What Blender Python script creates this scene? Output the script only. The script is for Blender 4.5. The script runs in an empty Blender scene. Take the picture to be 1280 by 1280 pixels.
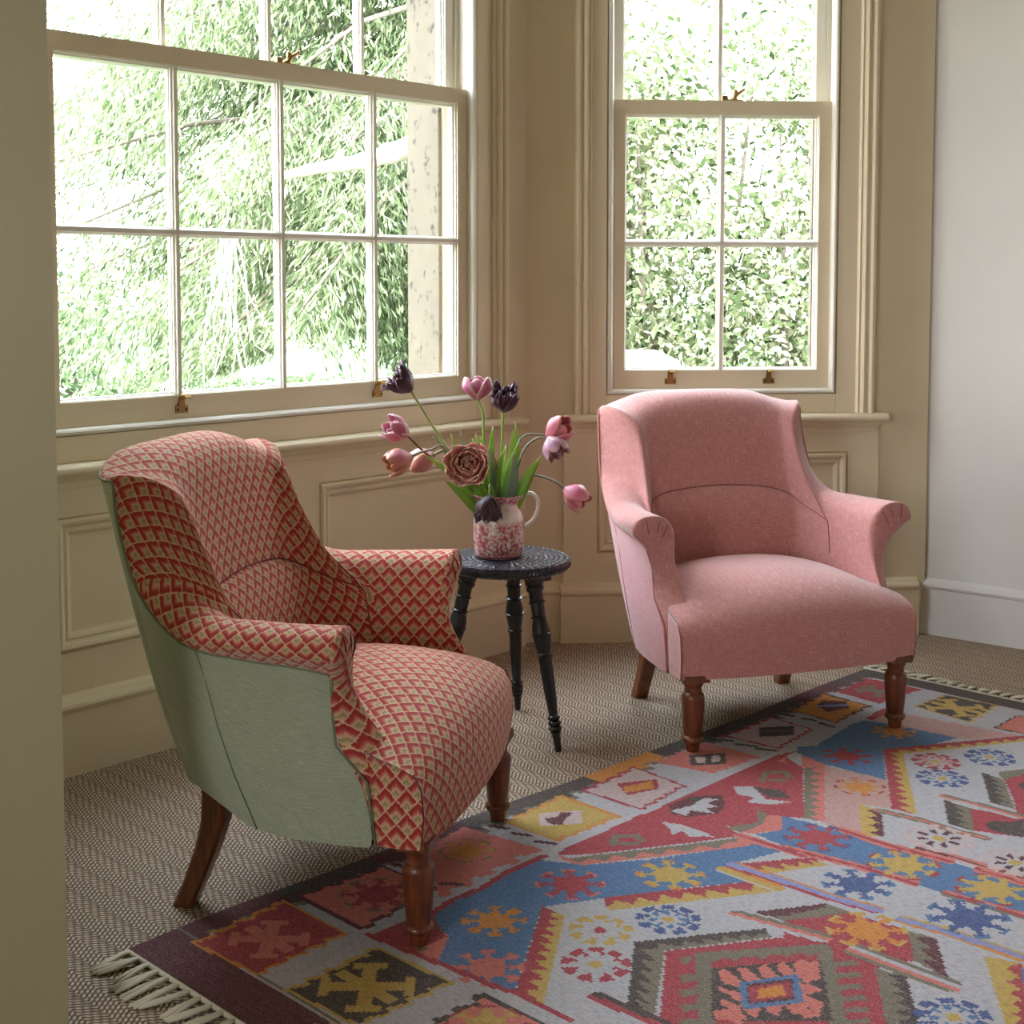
import bpy, bmesh, math, random
import numpy as np
from mathutils import Vector, Matrix, Quaternion
rnd = random.Random(7)
SC = bpy.context.scene
COLL = SC.collection
PI = math.pi

# ------------------------------------------------------------------ helpers
def S(r, g, b):
    f = lambda c: (c / 255 / 12.92) if c / 255 <= 0.04045 else ((c / 255 + 0.055) / 1.055) ** 2.4
    return (f(r), f(g), f(b), 1.0)

class NT:
    """small node-tree writer"""
    def __init__(self, name):
        self.m = bpy.data.materials.new(name); self.m.use_nodes = True
        self.t = self.m.node_tree; self.n = self.t.nodes; self.l = self.t.links
        self.bsdf = self.n['Principled BSDF']; self.out = self.n['Material Output']
    def new(self, kind, **kw):
        nd = self.n.new(kind)
        for k, v in kw.items(): setattr(nd, k, v)
        return nd
    def put(self, sock, v):
        if isinstance(v, bpy.types.NodeSocket): self.l.new(v, sock)
        else: sock.default_value = v
    def math(self, op, a, b=None, c=None, clamp=False):
        nd = self.new('ShaderNodeMath', operation=op, use_clamp=clamp)
        for i, v in enumerate((a, b, c)):
            if v is not None: self.put(nd.inputs[i], v)
        return nd.outputs[0]
    def mix(self, f, a, b, blend='MIX'):
        nd = self.new('ShaderNodeMix', data_type='RGBA', blend_type=blend)
        self.put(nd.inputs[0], f); self.put(nd.inputs[6], a); self.put(nd.inputs[7], b)
        return nd.outputs[2]
    def ramp(self, f, stops, interp='LINEAR'):
        nd = self.new('ShaderNodeValToRGB'); cr = nd.color_ramp; cr.interpolation = interp
        while len(cr.elements) < len(stops): cr.elements.new(0.5)
        for e, (p, c) in zip(cr.elements, stops): e.position = p; e.color = c
        self.put(nd.inputs[0], f); return nd.outputs[0]
    def noise(self, vec, scale, detail=3.0, rough=0.55, dist=0.0):
        nd = self.new('ShaderNodeTexNoise')
        if vec is not None: self.l.new(vec, nd.inputs['Vector'])
        nd.inputs['Scale'].default_value = scale; nd.inputs['Detail'].default_value = detail
        nd.inputs['Roughness'].default_value = rough; nd.inputs['Distortion'].default_value = dist
        return nd.outputs[0]
    def coord(self, which='Object'): return self.new('ShaderNodeTexCoord').outputs[which]
    def mapping(self, vec, loc=(0, 0, 0), rot=(0, 0, 0), scale=(1, 1, 1)):
        nd = self.new('ShaderNodeMapping'); self.l.new(vec, nd.inputs[0])
        nd.inputs[1].default_value = loc; nd.inputs[2].default_value = rot; nd.inputs[3].default_value = scale
        return nd.outputs[0]
    def sep(self, vec):
        nd = self.new('ShaderNodeSeparateXYZ'); self.l.new(vec, nd.inputs[0]); return nd.outputs
    def bump(self, h, strength=0.3, dist=0.002, normal=None):
        nd = self.new('ShaderNodeBump'); nd.inputs['Strength'].default_value = strength
        nd.inputs['Distance'].default_value = dist; self.l.new(h, nd.inputs['Height'])
        if normal is not None: self.l.new(normal, nd.inputs['Normal'])
        return nd.outputs[0]
    def set(self, **kw):
        for k, v in kw.items(): self.put(self.bsdf.inputs[k.replace('_', ' ')], v)
        return self

def obj(name, verts, faces, mat, parent=None, uvs=None, smooth=False, sub=0, bevel=0, mats=None, mi=None, crease=None, auto=None):
    me = bpy.data.meshes.new(name); me.from_pydata([tuple(v) for v in verts], [], faces)
    if mats:
        for m in mats: me.materials.append(m)
        me.polygons.foreach_set('material_index', mi)
    else: me.materials.append(mat)
    if uvs is not None:
        ul = me.uv_layers.new(name='UVMap')
        for lp in me.loops: ul.data[lp.index].uv = uvs[lp.vertex_index]
    if crease:
        at = me.attributes.new('crease_edge', 'FLOAT', 'EDGE')
        for e in me.edges:
            v = crease.get(tuple(sorted(e.vertices)))
            if v: at.data[e.index].value = v
    if smooth: me.polygons.foreach_set('use_smooth', [True] * len(me.polygons))
    me.update()
    o = bpy.data.objects.new(name, me); COLL.objects.link(o)
    if parent: o.parent = parent
    if bevel:
        b = o.modifiers.new('bevel', 'BEVEL'); b.width = bevel; b.segments = 2; b.limit_method = 'ANGLE'; b.angle_limit = math.radians(35)
    if sub:
        s = o.modifiers.new('sub', 'SUBSURF'); s.levels = sub; s.render_levels = sub
    if auto:
        bm = bmesh.new(); bm.from_mesh(me); bmesh.ops.recalc_face_normals(bm, faces=bm.faces)
        for e in bm.edges:
            if len(e.link_faces) == 2 and e.calc_face_angle(0) > math.radians(auto): e.smooth = False
        for f in bm.faces: f.smooth = True
        bm.to_mesh(me); bm.free()
    return o

def empty(name, loc=(0, 0, 0), rot=None, M=None):
    o = bpy.data.objects.new(name, None); COLL.objects.link(o); o.empty_display_size = 0.1
    if M is not None: o.matrix_world = M
    else:
        o.location = loc
        if rot: o.rotation_euler = rot
    return o

def tag(o, label, cat, group=None, kind=None):
    o['label'] = label; o['category'] = cat
    if group: o['group'] = group
    if kind: o['kind'] = kind
    return o
def struct(o): o['kind'] = 'structure'; return o

class MB:
    def __init__(self): self.v = []; self.f = []; self.uv = []
    def add(self, vs, fs, uv=None):
        n = len(self.v); self.v += [tuple(p) for p in vs]; self.f += [tuple(i + n for i in f) for f in fs]
        self.uv += list(uv) if uv else [(0, 0)] * len(vs); return self
    def box(self, x0, x1, y0, y1, z0, z1):
        return self.add([(x0, y0, z0), (x1, y0, z0), (x1, y1, z0), (x0, y1, z0), (x0, y0, z1), (x1, y0, z1), (x1, y1, z1), (x0, y1, z1)],
                        [(3, 2, 1, 0), (4, 5, 6, 7), (0, 1, 5, 4), (1, 2, 6, 5), (2, 3, 7, 6), (3, 0, 4, 7)])
    def prism(self, prof, a, b, to3):
        """closed profile swept from a to b; to3(t, p, q)->xyz"""
        n = len(prof)
        vs = [to3(a, p, q) for p, q in prof] + [to3(b, p, q) for p, q in prof]
        fs = [(i, (i + 1) % n, n + (i + 1) % n, n + i) for i in range(n)] + [tuple(range(n))[::-1], tuple(range(n, 2 * n))]
        return self.add(vs, fs)
    def rings(self, x0, x1, z0, z1, rings, fill=False, close=False):
        """mitred frame: rings=[(inset, y)] round the rectangle in XZ"""
        vs = []
        for i, y in rings: vs += [(x0 + i, y, z0 + i), (x1 - i, y, z0 + i), (x1 - i, y, z1 - i), (x0 + i, y, z1 - i)]
        fs = []
        m = len(rings)
        for k in range(m if close else m - 1):
            a = 4 * k; b = 4 * ((k + 1) % m)
            for j in range(4): fs.append((a + j, a + (j + 1) % 4, b + (j + 1) % 4, b + j))
        if fill: a = 4 * (m - 1); fs.append((a, a + 1, a + 2, a + 3))
        return self.add(vs, fs)
    def tube(self, pts, r, seg=8, cap=True):
        pts = [Vector(p) for p in pts]; rr = r if isinstance(r, (list, tuple)) else [r] * len(pts)
        n = len(pts); vs = []; fs = []
        t0 = (pts[1] - pts[0]).normalized(); up = t0.orthogonal().normalized()
        for i, p in enumerate(pts):
            t = (pts[min(i + 1, n - 1)] - pts[max(i - 1, 0)]).normalized()
            up = (up - t * up.dot(t)).normalized(); s = t.cross(up)
            for k in range(seg):
                a = 2 * PI * k / seg; vs.append(p + (up * math.cos(a) + s * math.sin(a)) * rr[i])
        for i in range(n - 1):
            for k in range(seg):
                fs.append((i * seg + k, i * seg + (k + 1) % seg, (i + 1) * seg + (k + 1) % seg, (i + 1) * seg + k))
        if cap: fs += [tuple(range(seg))[::-1], tuple(range((n - 1) * seg, n * seg))]
        return self.add(vs, fs)
    def lathe(self, prof, seg=20, axis=None, base=(0, 0, 0), cap=True, wob=None):
        """prof=[(r,h)] ; axis = direction of h"""
        ax = Vector(axis or (0, 0, 1)).normalized(); u = Vector((1, 0, 0)); u = (u - ax * u.dot(ax)).normalized(); w = ax.cross(u); b = Vector(base)
        vs = []; fs = []
        for j, (r, h) in enumerate(prof):
            for k in range(seg):
                a = 2 * PI * k / seg; q = r if wob is None else wob(r, h, a)
                vs.append(b + ax * h + (u * math.cos(a) + w * math.sin(a)) * q)
        m = len(prof)
        for j in range(m - 1):
            for k in range(seg):
                fs.append((j * seg + k, j * seg + (k + 1) % seg, (j + 1) * seg + (k + 1) % seg, (j + 1) * seg + k))
        if cap: fs += [tuple(range(seg))[::-1], tuple(range((m - 1) * seg, m * seg))]
        return self.add(vs, fs)
    def build(self, name, mat, parent=None, **kw):
        return obj(name, self.v, self.f, mat, parent, **kw)

def catmull(P, sub):
    P = [np.array(p, float) for p in P]; n = len(P); out = []
    for i in range(n - 1):
        p0, p1, p2, p3 = P[max(i - 1, 0)], P[i], P[i + 1], P[min(i + 2, n - 1)]
        for k in range(sub):
            t = k / sub
            out.append(0.5 * ((2 * p1) + (p2 - p0) * t + (2 * p0 - 5 * p1 + 4 * p2 - p3) * t * t + (3 * p1 - p0 - 3 * p2 + p3) * t ** 3))
    out.append(P[-1]); return out

# ------------------------------------------------------------------ materials
def m_paint(name, col, rough=0.45, bump=0.05):
    t = NT(name); c = t.coord(); n = t.noise(c, 6, 4); n2 = t.noise(c, 220, 2)
    col2 = tuple(x * 0.93 for x in col[:3]) + (1,)
    t.set(Base_Color=t.mix(n, col, col2), Roughness=rough, Normal=t.bump(n2, bump, 0.001)); return t.m
def m_plain(name, col, rough=0.5, metal=0.0, **kw):
    t = NT(name); c = t.coord(); n = t.noise(c, 35, 3)
    col2 = tuple(x * 0.8 for x in col[:3]) + (1,)
    t.set(Base_Color=t.mix(n, col, col2), Roughness=rough, Metallic=metal, **kw); return t.m

M_WOOD_PAINT = m_paint('stone_painted_joinery', S(227, 212, 182), 0.38, 0.03)
M_WALL = m_paint('daylit_wall_paint', S(217, 213, 208), 0.6, 0.08)  # cool daylight on the right wall is put into this greyer colour
M_JAMB = m_paint('shaded_jamb_paint', S(166, 156, 120), 0.5, 0.06)  # shade on the foreground jamb is put into this darker colour
M_CEIL = m_paint('ceiling_paint', S(232, 228, 218), 0.7)
M_SASH_OUT = m_paint('sash_paint', S(232, 226, 214), 0.35, 0.02)
M_BRASS = m_plain('aged_brass', S(168, 132, 78), 0.38, 0.9)
M_SCREW = m_plain('dark_screw', S(40, 32, 24), 0.5, 0.6)

def m_glass():
    t = NT('window_glass'); tr = t.new('ShaderNodeBsdfTransparent'); gl = t.new('ShaderNodeBsdfGlossy'); gl.inputs['Roughness'].default_value = 0.02
    tr.inputs[0].default_value = (0.97, 0.985, 0.975, 1)
    fr = t.new('ShaderNodeFresnel'); fr.inputs[0].default_value = 1.35; mx = t.new('ShaderNodeMixShader')
    t.l.new(fr.outputs[0], mx.inputs[0]); t.l.new(tr.outputs[0], mx.inputs[1]); t.l.new(gl.outputs[0], mx.inputs[2]); t.l.new(mx.outputs[0], t.out.inputs[0]); return t.m
M_GLASS = m_glass()

def m_stone():
    t = NT('weathered_stone'); c = t.coord(); n = t.noise(c, 9, 5); sp = t.noise(t.mapping(c, scale=(1, 1, .6)), 38, 6, .7)
    base = t.mix(n, S(122, 113, 98), S(104, 96, 84))
    t.set(Base_Color=t.mix(t.ramp(sp, [(0.56, (0, 0, 0, 1)), (0.66, (1, 1, 1, 1))]), base, S(62, 57, 52)), Roughness=0.9, Normal=t.bump(sp, .4, .004)); return t.m
M_STONE = m_stone()

def m_sisal():
    t = NT('woven_sisal'); c = t.coord()
    s = t.sep(t.mapping(c, rot=(0, 0, math.radians(44.2))))      # x: along the weave rows, y: across
    a, b = s[0], s[1]
    zig = t.math('MULTIPLY', t.math('PINGPONG', b, 0.033), 0.8)
    bb = t.math('ADD', a, zig)
    rows = t.math('ABSOLUTE', t.math('SINE', t.math('MULTIPLY', bb, PI / 0.0115)))
    row_id = t.math('FLOOR', t.math('DIVIDE', bb, 0.0115))
    st = t.math('ABSOLUTE', t.math('SINE', t.math('ADD', t.math('MULTIPLY', b, PI / 0.011), t.math('MULTIPLY', row_id, 1.2))))
    h = t.math('MULTIPLY', rows, t.math('ADD', t.math('MULTIPLY', st, 0.65), 0.35))
    band = t.math('GREATER_THAN', t.math('FRACT', t.math('DIVIDE', b, 0.066)), 0.84)
    n = t.noise(c, 160, 3); n2 = t.noise(c, 2.2, 3)
    hh = t.math('ADD', h, t.math('MULTIPLY', t.math('SUBTRACT', n, 0.5), 0.7))
    col = t.ramp(hh, [(0.14, S(76, 58, 46)), (0.46, S(150, 124, 102)), (0.95, S(216, 198, 176))])
    col = t.mix(t.math('MULTIPLY', band, 0.30), col, S(96, 72, 52))
    col = t.mix(t.math('MULTIPLY', n2, 0.25), col, S(150, 124, 96))
    t.set(Base_Color=col, Roughness=0.85, Normal=t.bump(hh, 0.7, 0.004)); return t.m
M_SISAL = m_sisal()

def m_weave(name, c1, c2, fleck, scale=1.0, zig=True, rough=0.85):
    """woven upholstery cloth from UV metres"""
    t = NT(name); uv = t.coord('UV'); s = t.sep(uv); u, v = s[0], s[1]
    k = PI / (0.0040 * scale)
    z = t.math('MULTIPLY', t.math('PINGPONG', u, 0.009 * scale), 1.0 if zig else 0.0)
    r = t.math('ABSOLUTE', t.math('SINE', t.math('MULTIPLY', t.math('ADD', v, z), k)))
    w = t.math('ABSOLUTE', t.math('SINE', t.math('MULTIPLY', u, k)))
    h = t.math('ADD', t.math('MULTIPLY', r, 0.65), t.math('MULTIPLY', w, 0.35))
    nu = t.noise(t.mapping(uv, scale=(1, 10, 1)), 34, 4, .65); nv = t.noise(t.mapping(uv, scale=(10, 1, 1)), 34, 4, .65); nl = t.noise(uv, 7, 3)
    slub = t.math('MAXIMUM', nu, nv)
    sl2 = t.math('MULTIPLY_ADD', t.math('SUBTRACT', slub, 0.56), 3.0, 0.5, clamp=True)
    f = t.math('ADD', t.math('MULTIPLY', h, 0.40), t.math('MULTIPLY', sl2, 0.60), clamp=True)
    col = t.mix(f, c1, c2)
    col = t.mix(t.ramp(slub, [(0.64, (0, 0, 0, 1)), (0.72, (.8, .8, .8, 1))]), col, fleck)
    col = t.mix(t.math('MULTIPLY', nl, 0.25), col, c1)
    t.set(Base_Color=col, Roughness=rough, Sheen_Weight=0.7, Sheen_Roughness=0.35, Normal=t.bump(t.math('ADD', h, slub), 0.45, 0.0012))
    t.bsdf.inputs['Specular IOR Level'].default_value = 0.2; return t.m
M_PINK = m_weave('pink_herringbone', S(164, 92, 90), S(232, 178, 172), S(244, 212, 202))
M_PINK_SIDE = m_weave('pink_plain_weave', S(172, 102, 106), S(230, 170, 168), S(244, 206, 200), zig=False)
M_GREEN = m_weave('sage_linen', S(132, 142, 118), S(194, 200, 178), S(212, 216, 198), 1.0, False)

def m_diamond():
    """flame-stitch diamonds: outline cream, red shoulders, sandy fan with olive heart"""
    t = NT('flamestitch_cloth'); uv = t.coord('UV'); s = t.sep(uv)
    q = 0.0022
    un = t.math('MULTIPLY', t.math('FLOOR', t.math('DIVIDE', s[0], q)), q)
    vn = t.math('MULTIPLY', t.math('FLOOR', t.math('DIVIDE', s[1], q * 0.8)), q * 0.8)
    nz = t.noise(uv, 230, 2); j = t.math('MULTIPLY', t.math('SUBTRACT', nz, 0.5), 0.0022)
    a = t.math('DIVIDE', t.math('ADD', un, j), 0.040); b = t.math('DIVIDE', t.math('ADD', vn, j), 0.044)
    p = t.math('FRACT', t.math('ADD', a, b)); r = t.math('FRACT', t.math('SUBTRACT', b, a))
    ip = t.math('SUBTRACT', 1.0, p); ir = t.math('SUBTRACT', 1.0, r)
    m = t.math('MINIMUM', ip, ir)                       # distance below the two upper sides
    lo = t.math('MINIMUM', p, r)
    n = t.noise(t.mapping(uv, scale=(1, .25, 1)), 320, 2)
    mm = t.math('ADD', m, t.math('MULTIPLY', t.math('SUBTRACT', n, 0.5), 0.26))
    col = t.ramp(mm, [(0.0, S(228, 194, 166)), (0.035, S(226, 180, 152)), (0.07, S(164, 50, 50)), (0.26, S(178, 62, 60)), (0.38, S(204, 104, 96)), (0.50, S(218, 176, 142)), (0.60, S(206, 180, 138)), (0.66, S(150, 136, 96)), (0.80, S(196, 172, 128)), (1.0, S(224, 194, 156))])
    col = t.mix(t.math('LESS_THAN', lo, 0.035), col, S(224, 190, 156))
    w = t.math('ABSOLUTE', t.math('SINE', t.math('MULTIPLY', s[1], PI / 0.0022)))
    w2 = t.math('ABSOLUTE', t.math('SINE', t.math('MULTIPLY', s[0], PI / 0.0022)))
    h = t.math('ADD', t.math('MULTIPLY', w, w2), t.math('MULTIPLY', n, 0.6))
    col = t.mix(t.math('MULTIPLY', t.math('SUBTRACT', 1.0, w), 0.18), col, S(150, 90, 72))
    t.set(Base_Color=col, Roughness=0.85, Sheen_Weight=0.3, Sheen_Roughness=0.3, Normal=t.bump(h, 0.5, 0.0012))
    t.bsdf.inputs['Specular IOR Level'].default_value = 0.2; return t.m
M_DIAMOND = m_diamond()

def m_timber(name, c1, c2, rough=0.32):
    t = NT(name); c = t.coord(); g = t.noise(t.mapping(c, scale=(30, 30, 3)), 3, 5, .6, .6)
    t.set(Base_Color=t.mix(t.ramp(g, [(.3, (0, 0, 0, 1)), (.7, (1, 1, 1, 1))]), c1, c2), Roughness=rough, Coat_Weight=0.25, Coat_Roughness=0.25, Normal=t.bump(g, .08, .001)); return t.m
M_LEGWOOD = m_timber('polished_walnut', S(74, 34, 18), S(130, 68, 36))
M_REARLEG = m_timber('polished_walnut_rear', S(84, 42, 22), S(142, 82, 46))
M_DARKLINING = m_plain('black_dust_cover', S(42, 34, 30), 0.9)
M_EBONY = m_timber('ebonised_wood', S(16, 15, 18), S(34, 31, 34), 0.34)
M_GREEN_PIPE = m_plain('sage_piping', S(122, 130, 106), 0.85)
M_PINK_PIPE = m_plain('pink_piping', S(196, 124, 120), 0.85)
M_PINK_SEAM = m_plain('pink_seam', S(172, 100, 98), 0.85)
M_RED_SEAM = m_plain('red_seam', S(120, 44, 40), 0.85)
# ------------------------------------------------------------------ the bay
def frame_of(ox, oy, deg):
    """local x along the wall, y outwards, z up"""
    a = math.radians(deg); d = Vector((math.sin(a), math.cos(a), 0)); n = Vector((math.cos(a), -math.sin(a), 0))
    M = Matrix.Identity(4); M.col[0][:3] = d; M.col[1][:3] = -n; M.col[2][:3] = (0, 0, 1); M.col[3][:3] = (ox, oy, 0); return M
W1 = frame_of(-1.087, 3.297, 42.3); W2 = frame_of(0.369, 4.586, 86.0); W3 = frame_of(1.382, 4.724, 128.0)
CEIL = 3.15; HEAD = 2.80; SILL = 0.765
TH = 0.21

def put(o, M): o.matrix_world = M; return o

def wall_slab(name, M, s0, s1, hole=None, y0=0.05, mat=None):
    b = MB(); y1 = y0 + TH
    if hole:
        h0, h1 = hole
        b.box(s0, h0, y0, y1, 0, CEIL); b.box(h1, s1, y0, y1, 0, CEIL); b.box(h0, h1, y0, y1, 0, 0.80); b.box(h0, h1, y0, y1, HEAD + .02, CEIL)
    else: b.box(s0, s1, y0, y1, 0, CEIL)
    return struct(put(b.build(name, mat or M_WOOD_PAINT), M))

BASEP = [(0.05, 0), (0.0, 0), (0.0, 0.158), (-0.004, 0.163), (-0.006, 0.170), (-0.004, 0.177), (0.004, 0.181), (0.010, 0.184), (0.014, 0.190), (0.024, 0.197), (0.05, 0.197)]
def baseboard(name, M, s0, s1, dy=0.0, mat=None):
    b = MB(); b.prism([(y + dy, z) for y, z in BASEP], s0, s1, lambda t, p, q: (t, p, q))
    return struct(put(b.build(name, mat or M_WOOD_PAINT), M))

def dado(name, M, s0, s1, panels):
    """raised boarding below the sill with recessed moulded panels"""
    b = MB(); z0, z1, pz0, pz1 = 0.15, 0.74, 0.298, 0.632; y0, y1 = 0.03, 0.0505
    b.box(s0, s1, y0, y1, z0, pz0); b.box(s0, s1, y0, y1, pz1, z1)
    e = [s0] + [q for p in panels for q in p] + [s1]
    for i in range(0, len(e), 2):
        if e[i + 1] > e[i]: b.box(e[i], e[i + 1], y0, y1, pz0, pz1)
    for p0, p1 in panels:
        b.rings(p0, p1, pz0, pz1, [(0, 0.032), (0.003, 0.036), (0.006, 0.028), (0.011, 0.024), (0.018, 0.026), (0.024, 0.034), (0.028, 0.036), (0.034, 0.0335), (0.040, 0.036), (0.046, 0.044), (0.05, 0.045)], fill=True)
    return struct(put(b.build(name, M_WOOD_PAINT), M))

def sill(M, s0, s1, parent):
    b = MB(); pr = [(0.06, 0.735), (-0.004, 0.735), (-0.013, 0.738), (-0.019, 0.744), (-0.021, 0.750), (-0.019, 0.756), (-0.013, 0.762), (-0.004, 0.765), (0.06, 0.765)]
    b.prism(pr, s0, s1, lambda t, p, q: (t, p, q))
    b.prism([(0.05, 0.700), (0.027, 0.700), (0.024, 0.716), (0.012, 0.728), (0.010, 0.7355), (0.05, 0.7355)], s0 + .02, s1 - .02, lambda t, p, q: (t, p, q))
    return b.build('window_sill', M_WOOD_PAINT, parent, bevel=0.002)

ARCH = [(0, 0.051), (0, 0.004), (0.004, -0.004), (0.012, -0.006), (0.020, -0.002), (0.022, 0.006), (0.026, 0.008), (0.030, 0.0), (0.038, -0.003), (0.044, 0.002), (0.046, 0.012), (0.050, 0.013), (0.053, 0.009), (0.058, 0.014), (0.058, 0.051)]
def window(name, M, s0, s1, cols, arch, flat, hooks, fast, s_left_vis=True):
    """double-hung sash window; s0..s1 is the sash width"""
    root = struct(empty(name, M=M))
    # moulded architrave, flat boarding, staff bead and box lining
    b = MB(); a0, a1 = arch
    for e, sg in ((a0, 1), (a1, -1)):
        b.prism([(e + sg * p, q) for p, q in ARCH], SILL, HEAD + .16, lambda t, p, q: (p, q, t))
    b.box(a0 + .05, a1 - .05, 0.010, 0.05, HEAD + .10, HEAD + .16)
    b.build('architrave', M_WOOD_PAINT, root)
    b = MB(); f0, f1 = flat
    b.box(a0 + .056, f0, 0.022, 0.052, SILL, HEAD + .1); b.box(f1, a1 - .056, 0.022, 0.052, SILL, HEAD + .1)
    b.box(f0, f1, 0.022, 0.10, SILL, 0.829); b.box(f0, f1, 0.022, 0.052, HEAD + .04, HEAD + .1)
    b.build('lining_board', M_WOOD_PAINT, root, bevel=0.0015)
    b = MB(); g = 0.004
    b.rings(f0 + g, f1 - g, 0.829 + g * .3, HEAD + .035, [(0, 0.06), (0.0, 0.024), (0.003, 0.018), (0.009, 0.016), (0.014, 0.019), (0.017, 0.026), (0.017, 0.060)])
    b.build('staff_bead', M_SASH_OUT, root, auto=40)
    b = MB()
    b.rings(f0 + .001, f1 - .001, 0.8, HEAD + .04, [(0, 0.04), (0.0, 0.165), (0.030, 0.165), (0.030, 0.142), (0.018, 0.142), (0.018, 0.096), (0.026, 0.096), (0.026, 0.088), (0.012, 0.088), (0.012, 0.04)], close=True)
    b.build('box_frame', M_SASH_OUT, root)
    def sash(nm, y0, z0, z1, rb, rt, mats, rows):
        g0, g1 = s0 + 0.043, s1 - 0.043; h0, h1 = z0 + rb, z1 - rt; t = 0.040
        bb = MB(); bb.box(s0, g0, y0, y0 + t, z0, z1); bb.box(g1, s1, y0, y0 + t, z0, z1); bb.box(g0, g1, y0, y0 + t, z0, h0); bb.box(g0, g1, y0, y0 + t, h1, z1)
        o = bb.build(nm, mats, root)
        bar = [(-.0055, .001), (.0055, .001), (.0065, .005), (.0105, .009), (.0105, .014), (.0125, .017), (.0125, .028), (.009, .034), (-.009, .034), (-.0125, .028), (-.0125, .017), (-.0105, .014), (-.0105, .009), (-.0065, .005)]
        gb = MB()
        for k in range(1, cols):
            c = g0 + (g1 - g0) * k / cols
            gb.prism([(c + p, y0 + q) for p, q in bar], h0, h1, lambda t_, p, q: (p, q, t_))
        for zz in rows:
            gb.prism([(y0 + q, zz + p) for p, q in bar], g0, g1, lambda t_, p, q: (t_, p, q))
        gb.rings(g0, g1, h0, h1, [(-.001, y0 + .004), (.003, y0 + .006), (.005, y0 + .012), (.009, y0 + .015), (.009, y0 + .03), (.004, y0 + .039)])
        gb.build('glazing_bar', M_SASH_OUT, o)
        pb = MB(); zs = [h0] + rows + [h1]
        for k in range(cols):
            for j in range(len(zs) - 1):
                x0, x1 = g0 + (g1 - g0) * k / cols, g0 + (g1 - g0) * (k + 1) / cols; y = y0 + .0225
                pb.add([(x0, y, zs[j]), (x1, y, zs[j]), (x1, y, zs[j + 1]), (x0, y, zs[j + 1])], [(0, 1, 2, 3)])
        pb.build('pane', M_GLASS, o)
        return o
    low = sash('lower_sash', 0.045, 0.846, 1.802, 0.062, 0.046, M_WOOD_PAINT, [1.331])
    upp = sash('upper_sash', 0.097, 1.752, HEAD, 0.044, 0.05, M_SASH_OUT, [2.26])
    for k, hs in enumerate(hooks):      # brass sash lifts screwed to the bottom rail
        bb = MB(); y = 0.045
        pl = [(-.019, .862), (.019, .862), (.019, .880), (.010, .882), (.008, .898), (-.008, .898), (-.010, .882), (-.019, .880)]
        bb.prism([(hs + p, q) for p, q in pl], y - .0035, y, lambda t_, p, q: (p, t_, q))
        pr = [(0, .896), (-.004, .905), (-.014, .913), (-.026, .913), (-.034, .905), (-.036, .901), (-.032, .901), (-.026, .908), (-.015, .908), (-.007, .901), (-.0035, .894)]
        bb.prism([(y + p, q) for p, q in pr], hs - .0085, hs + .0085, lambda t_, p, q: (t_, p, q))
        h = bb.build('sash_lift', M_BRASS, root, bevel=0.0008)
        h['label'] = 'brass hook lift on the bottom rail'
        sb = MB()
        for dx in (-.013, .013): sb.lathe([(.0032, 0), (.003, .001)], 8, (0, -1, 0), (hs + dx, y - .0034, .871))
        sb.build('screw', M_SCREW, h)
    bb = MB(); z = 1.802; y = 0.066
    bb.box(fast - .026, fast + .026, y - .014, y + .016, z, z + .004); bb.lathe([(.012, 0), (.012, .008), (.007, .011)], 12, (0, 0, 1), (fast, y, z + .003))
    bb.tube([(fast, y, z + .010), (fast + .012, y - .004, z + .024), (fast + .026, y - .010, z + .034)], [.0085, .0065, .005], 8); bb.lathe([(.002, 0), (.008, .004), (.0075, .016), (.003, .022)], 10, (0, 0, 1), (fast + .006, y, z + .018))
    bb.lathe([(.001, 0), (.006, .003), (.0065, .007), (.003, .011)], 10, (.8, -.2, .5), (fast + .026, y - .009, z + .034))
    bb.box(fast - .040, fast - .020, y - .006, y + .008, z, z + .018)
    bb.build('sash_fastener', M_BRASS, root, bevel=0.001)
    return root

wall_slab('wall_left', W1, -0.60, 1.90, (-0.03, 1.482))
wall_slab('wall_back', W2, -0.42, 1.05, (-0.055, 0.722))
wall_slab('wall_right', W3, -0.03, 1.9, None, 0.018, M_WALL)
baseboard('baseboard_left', W1, -0.60, 1.682)
baseboard('baseboard_corner', W1, 1.60, 1.83, 0.021)
baseboard('baseboard_back', W2, -0.207, 0.880)
baseboard('baseboard_corner_2', W2, -0.34, 1.02, 0.021)
baseboard('baseboard_right', W3, -0.03, 1.9, 0.0, M_WALL)
dado('trim_1', W1, -0.60, 1.690, [(0.008, 0.722), (0.833, 1.548)])
dado('trim_2', W2, -0.195, 0.874, [(-0.083, 0.769)])
w1 = window('window_1', W1, -0.003, 1.456, 4, (-0.145, 1.600), (-0.022, 1.477), (0.385, 1.070), 0.763)
w2 = window('window_2', W2, -0.036, 0.703, 2, (-0.163, 0.846), (-0.055, 0.722), (0.163, 0.497), 0.374)
sill(W1, -0.25, 1.676, w1); sill(W2, -0.196, 0.893, w2)

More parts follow.
